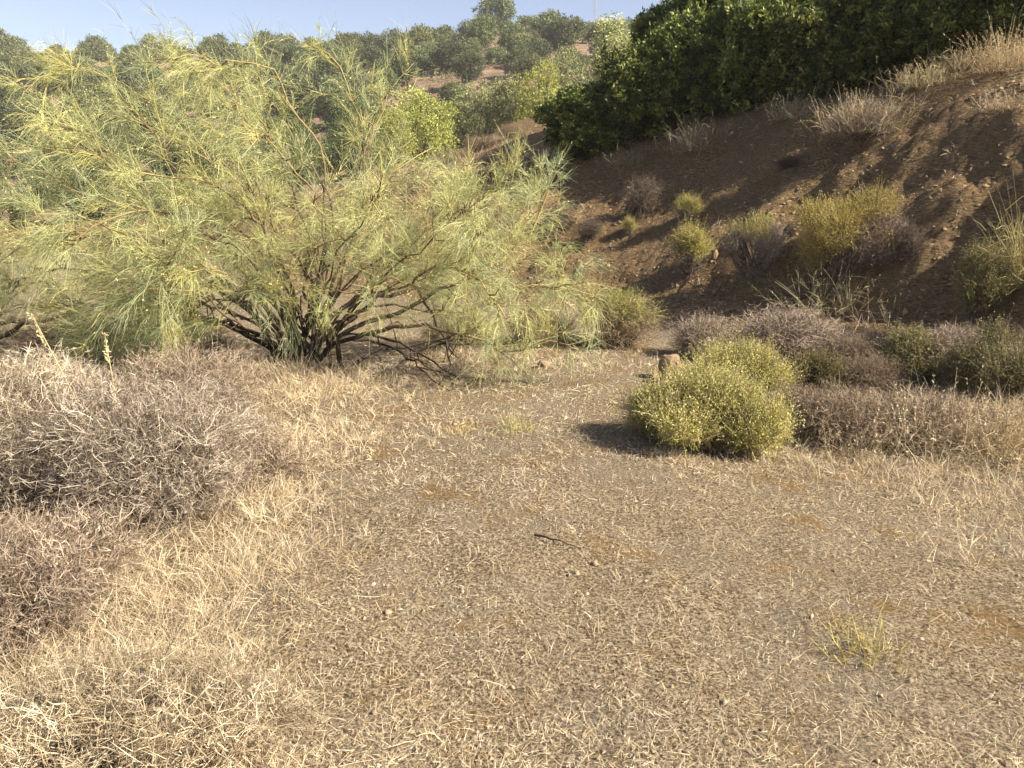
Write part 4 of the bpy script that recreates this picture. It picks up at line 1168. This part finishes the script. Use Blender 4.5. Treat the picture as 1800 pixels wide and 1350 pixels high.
# stone chips and crumbs on the ground
x, y = cover_points(20000, power=1.6)
d, _ = toe_coords(x, y)
keep = (d < .8) & (rng.uniform(size=len(x)) < np.clip(.5 + 1.3 * fbm(x * .9 + 5, y * .9, 43, 3), .1, 1)); x, y = x[keep], y[keep]
z, N = normals(x, y); n = len(x)
s_ = rng.gamma(2.0, .0022, n) * np.clip(y / 4, .9, 1.8) + .003
g = Geo(); g.chips(np.stack([x, y, z + .002], 1), N + .35 * rng.normal(size=(n, 3)), s_, s_ * .6,
                   pick(rng, n, [(.27, .215, .15), (.19, .15, .11), (.36, .29, .21), (.33, .24, .15), (.15, .115, .08)], [.3, .2, .2, .22, .08], .2), rng)
stuff(obj("gravel", g, M["chip"]), "small grey and tan stone chips scattered on the ground", "gravel")

# broken shale on the bank
ns_ = 40000
ss = rng.uniform(_S0[10], s_of(-9, 18), ns_); dd = rng.uniform(.1, 4.6, ns_)
idx = np.clip(np.searchsorted(_S0, ss) - 1, 0, len(_SEG) - 1); U = _SEG[idx] / _SL[idx][:, None]
pp = TOE[idx] + U * (ss - _S0[idx])[:, None] + np.stack([U[:, 1], -U[:, 0]], 1) * dd[:, None]
x, y = pp[:, 0], pp[:, 1]
keep = rng.uniform(size=ns_) < np.clip(.55 + 1.2 * fbm(x * .9, y * .9, 47, 3), .15, 1); x, y = x[keep], y[keep]
z, N = normals(x, y); n = len(x)
s_ = np.minimum(rng.gamma(1.6, .0095, n) + .007, .05)
lay = np.array([-.35, -.5, .8])
g = Geo(); g.chips(np.stack([x, y, z + s_ * .05], 1), N + .6 * lay + .25 * rng.normal(size=(n, 3)), s_ * 1.2, s_ * .17,
                   pick(rng, n, [(.18, .122, .064), (.25, .172, .09), (.33, .24, .135), (.11, .078, .044), (.25, .195, .125)], [.3, .28, .15, .15, .12], .2), rng)
stuff(obj("shale_rubble", g, M["chip"]), "broken brown shale pieces covering the earth bank", "rubble")

# standing dry grass where it grows thick
BLOBS = [(500, 668, .5, 420, .24), (580, 668, .5, 360, .2), (420, 665, .5, 260, .24), (150, 1000, .4, 260, .16), (250, 1080, .35, 260, .16), (900, 1280, .5, 200, .06), (1150, 1150, .8, 260, .06), (1000, 800, .9, 220, .06), (455, 800, .55, 420, .20), (480, 900, .42, 420, .17), (440, 1000, .32, 380, .16), (350, 1060, .30, 300, .15), (300, 1180, .30, 330, .13), (400, 1180, .30, 260, .12),
         (120, 1240, .35, 420, .15), (320, 1290, .28, 420, .14), (440, 1260, .22, 200, .10), (60, 1180, .3, 240, .15), (500, 700, .7, 420, .16), (600, 690, .7, 300, .13), (430, 690, .5, 240, .18),
         (700, 760, .7, 260, .09), (560, 760, .6, 260, .12), (1560, 830, .7, 360, .12), (1700, 850, .8, 420, .12), (1420, 800, .35, 200, .11), (1250, 815, .5, 160, .07), (1300, 640, .4, 140, .2), (1450, 650, .4, 160, .22), (1550, 730, .5, 220, .22), (1670, 720, .5, 200, .24), (1500, 610, .4, 120, .2), (1780, 740, .5, 200, .24), (1640, 620, .4, 120, .2),
         (1740, 960, .6, 260, .08), (900, 640, 1.0, 240, .09), (1080, 640, .8, 160, .09), (800, 640, .9, 240, .12), (1000, 700, .8, 140, .06), (1300, 1000, 1.2, 240, .05), (900, 900, 1.2, 260, .05), (700, 1100, .8, 220, .05), (1500, 1250, .8, 200, .05)]
bx = []; bh = []
for px, py, r, n_, h_ in BLOBS:
    n_ = int(n_ * (.55 if px < 600 else .75))
    p, t = hit(px, py)
    bx.append(np.stack([p[0] + rng.normal(0, r * .5, n_), p[1] + rng.normal(0, r * .5, n_)], 1)); bh.append(h_ * rng.uniform(.5, 1.3, n_))
# thin everywhere on the flat
x, y = cover_points(3600); d, _ = toe_coords(x, y); x, y = x[d < .6], y[d < .6]
bx.append(np.stack([x, y], 1)); bh.append(rng.uniform(.025, .075, len(x)))
# and on top of the bank and its far continuation
sx = rng.uniform(s_of(8.5, 6), s_of(-16, 24), 1000); sdv = 4.0 + rng.gamma(1.5, 1.2, 1000)
pp = np.array([SD(a_, b_) for a_, b_ in zip(sx, sdv)]); bx.append(pp); bh.append(rng.uniform(.06, .20, len(pp)))
sx = rng.uniform(s_of(7, 2), s_of(-8, 18), 420); sdv = rng.uniform(.3, 4.2, 420)
pp = np.array([SD(a_, b_) for a_, b_ in zip(sx, sdv)]); bx.append(pp); bh.append(rng.uniform(.04, .14, len(pp)))
bx = np.concatenate(bx); bh = np.concatenate(bh)
per = 7
T0 = np.repeat(bx, per, axis=0) + rng.normal(0, .018, (len(bx) * per, 2)); hh = np.repeat(bh, per) * rng.uniform(.5, 1.2, len(bx) * per)
zz = terrain(T0[:, 0], T0[:, 1]); n = len(T0)
lean = np.repeat(unit(rng.normal(size=(len(bx), 3)) * (1, 1, .01)) * rng.uniform(.1, 1.0, (len(bx), 1)), per, axis=0)
Dv = unit(lean * .7 + .38 * rng.normal(size=(n, 3)) + (0, 0, 1))
P = curve(np.stack([T0[:, 0], T0[:, 1], zz - .01], 1), Dv, hh, 3, lean * .3 + .15 * rng.normal(size=(n, 3)) + (0, 0, -.25))
C = np.repeat(pick(rng, len(bx), [(.57, .47, .30), (.48, .385, .24), (.66, .57, .39), (.38, .29, .17), (.46, .39, .29)], None, .2), per, axis=0) * rng.uniform(.8, 1.2, (n, 1))
g = Geo(); g.ribbons(P, np.array([1, .9, .3])[None] * (.0024 * np.clip(np.hypot(T0[:, 0], T0[:, 1]) / 4, .8, 2.5))[:, None], np.clip(C, .02, .85)[:, None, :], rng)
stuff(obj("dry_grass", g, M["straw"]), "thick dry yellow grass around the shrubs and along the bank", "grass")

# thin dusty air over the valley
def haze_box():
    x0, x1, y0, y1, z0, z1 = -440, 440, -75, 920, float(V[:, 2].min()) - 1.0, 66.0
    v = [(x0, y0, z0), (x1, y0, z0), (x1, y1, z0), (x0, y1, z0), (x0, y0, z1), (x1, y0, z1), (x1, y1, z1), (x0, y1, z1)]
    g = Geo(); g.add(v, [(0, 3, 2, 1), (4, 5, 6, 7), (0, 1, 5, 4), (1, 2, 6, 5), (2, 3, 7, 6), (3, 0, 4, 7)], (1, 1, 1))
    m = bpy.data.materials.new("dusty_air"); m.use_nodes = True; n = m.node_tree
    n.nodes.remove(n.nodes["Principled BSDF"])
    pv = n.nodes.new("ShaderNodeVolumePrincipled"); pv.inputs["Color"].default_value = (.93, .94, .96, 1); pv.inputs["Density"].default_value = 0.00040
    n.links.new(pv.outputs[0], n.nodes["Material Output"].inputs["Volume"])
    stuff(obj("haze", g, m), "thin dusty haze in the air over the valley", "haze")
haze_box()
sc.cycles.volume_bounces = 0

tot = sum(len(m.loops) - 2 * len(m.polygons) for m in bpy.data.meshes)
print("TRIANGLES", tot, "objects", len(bpy.data.objects))
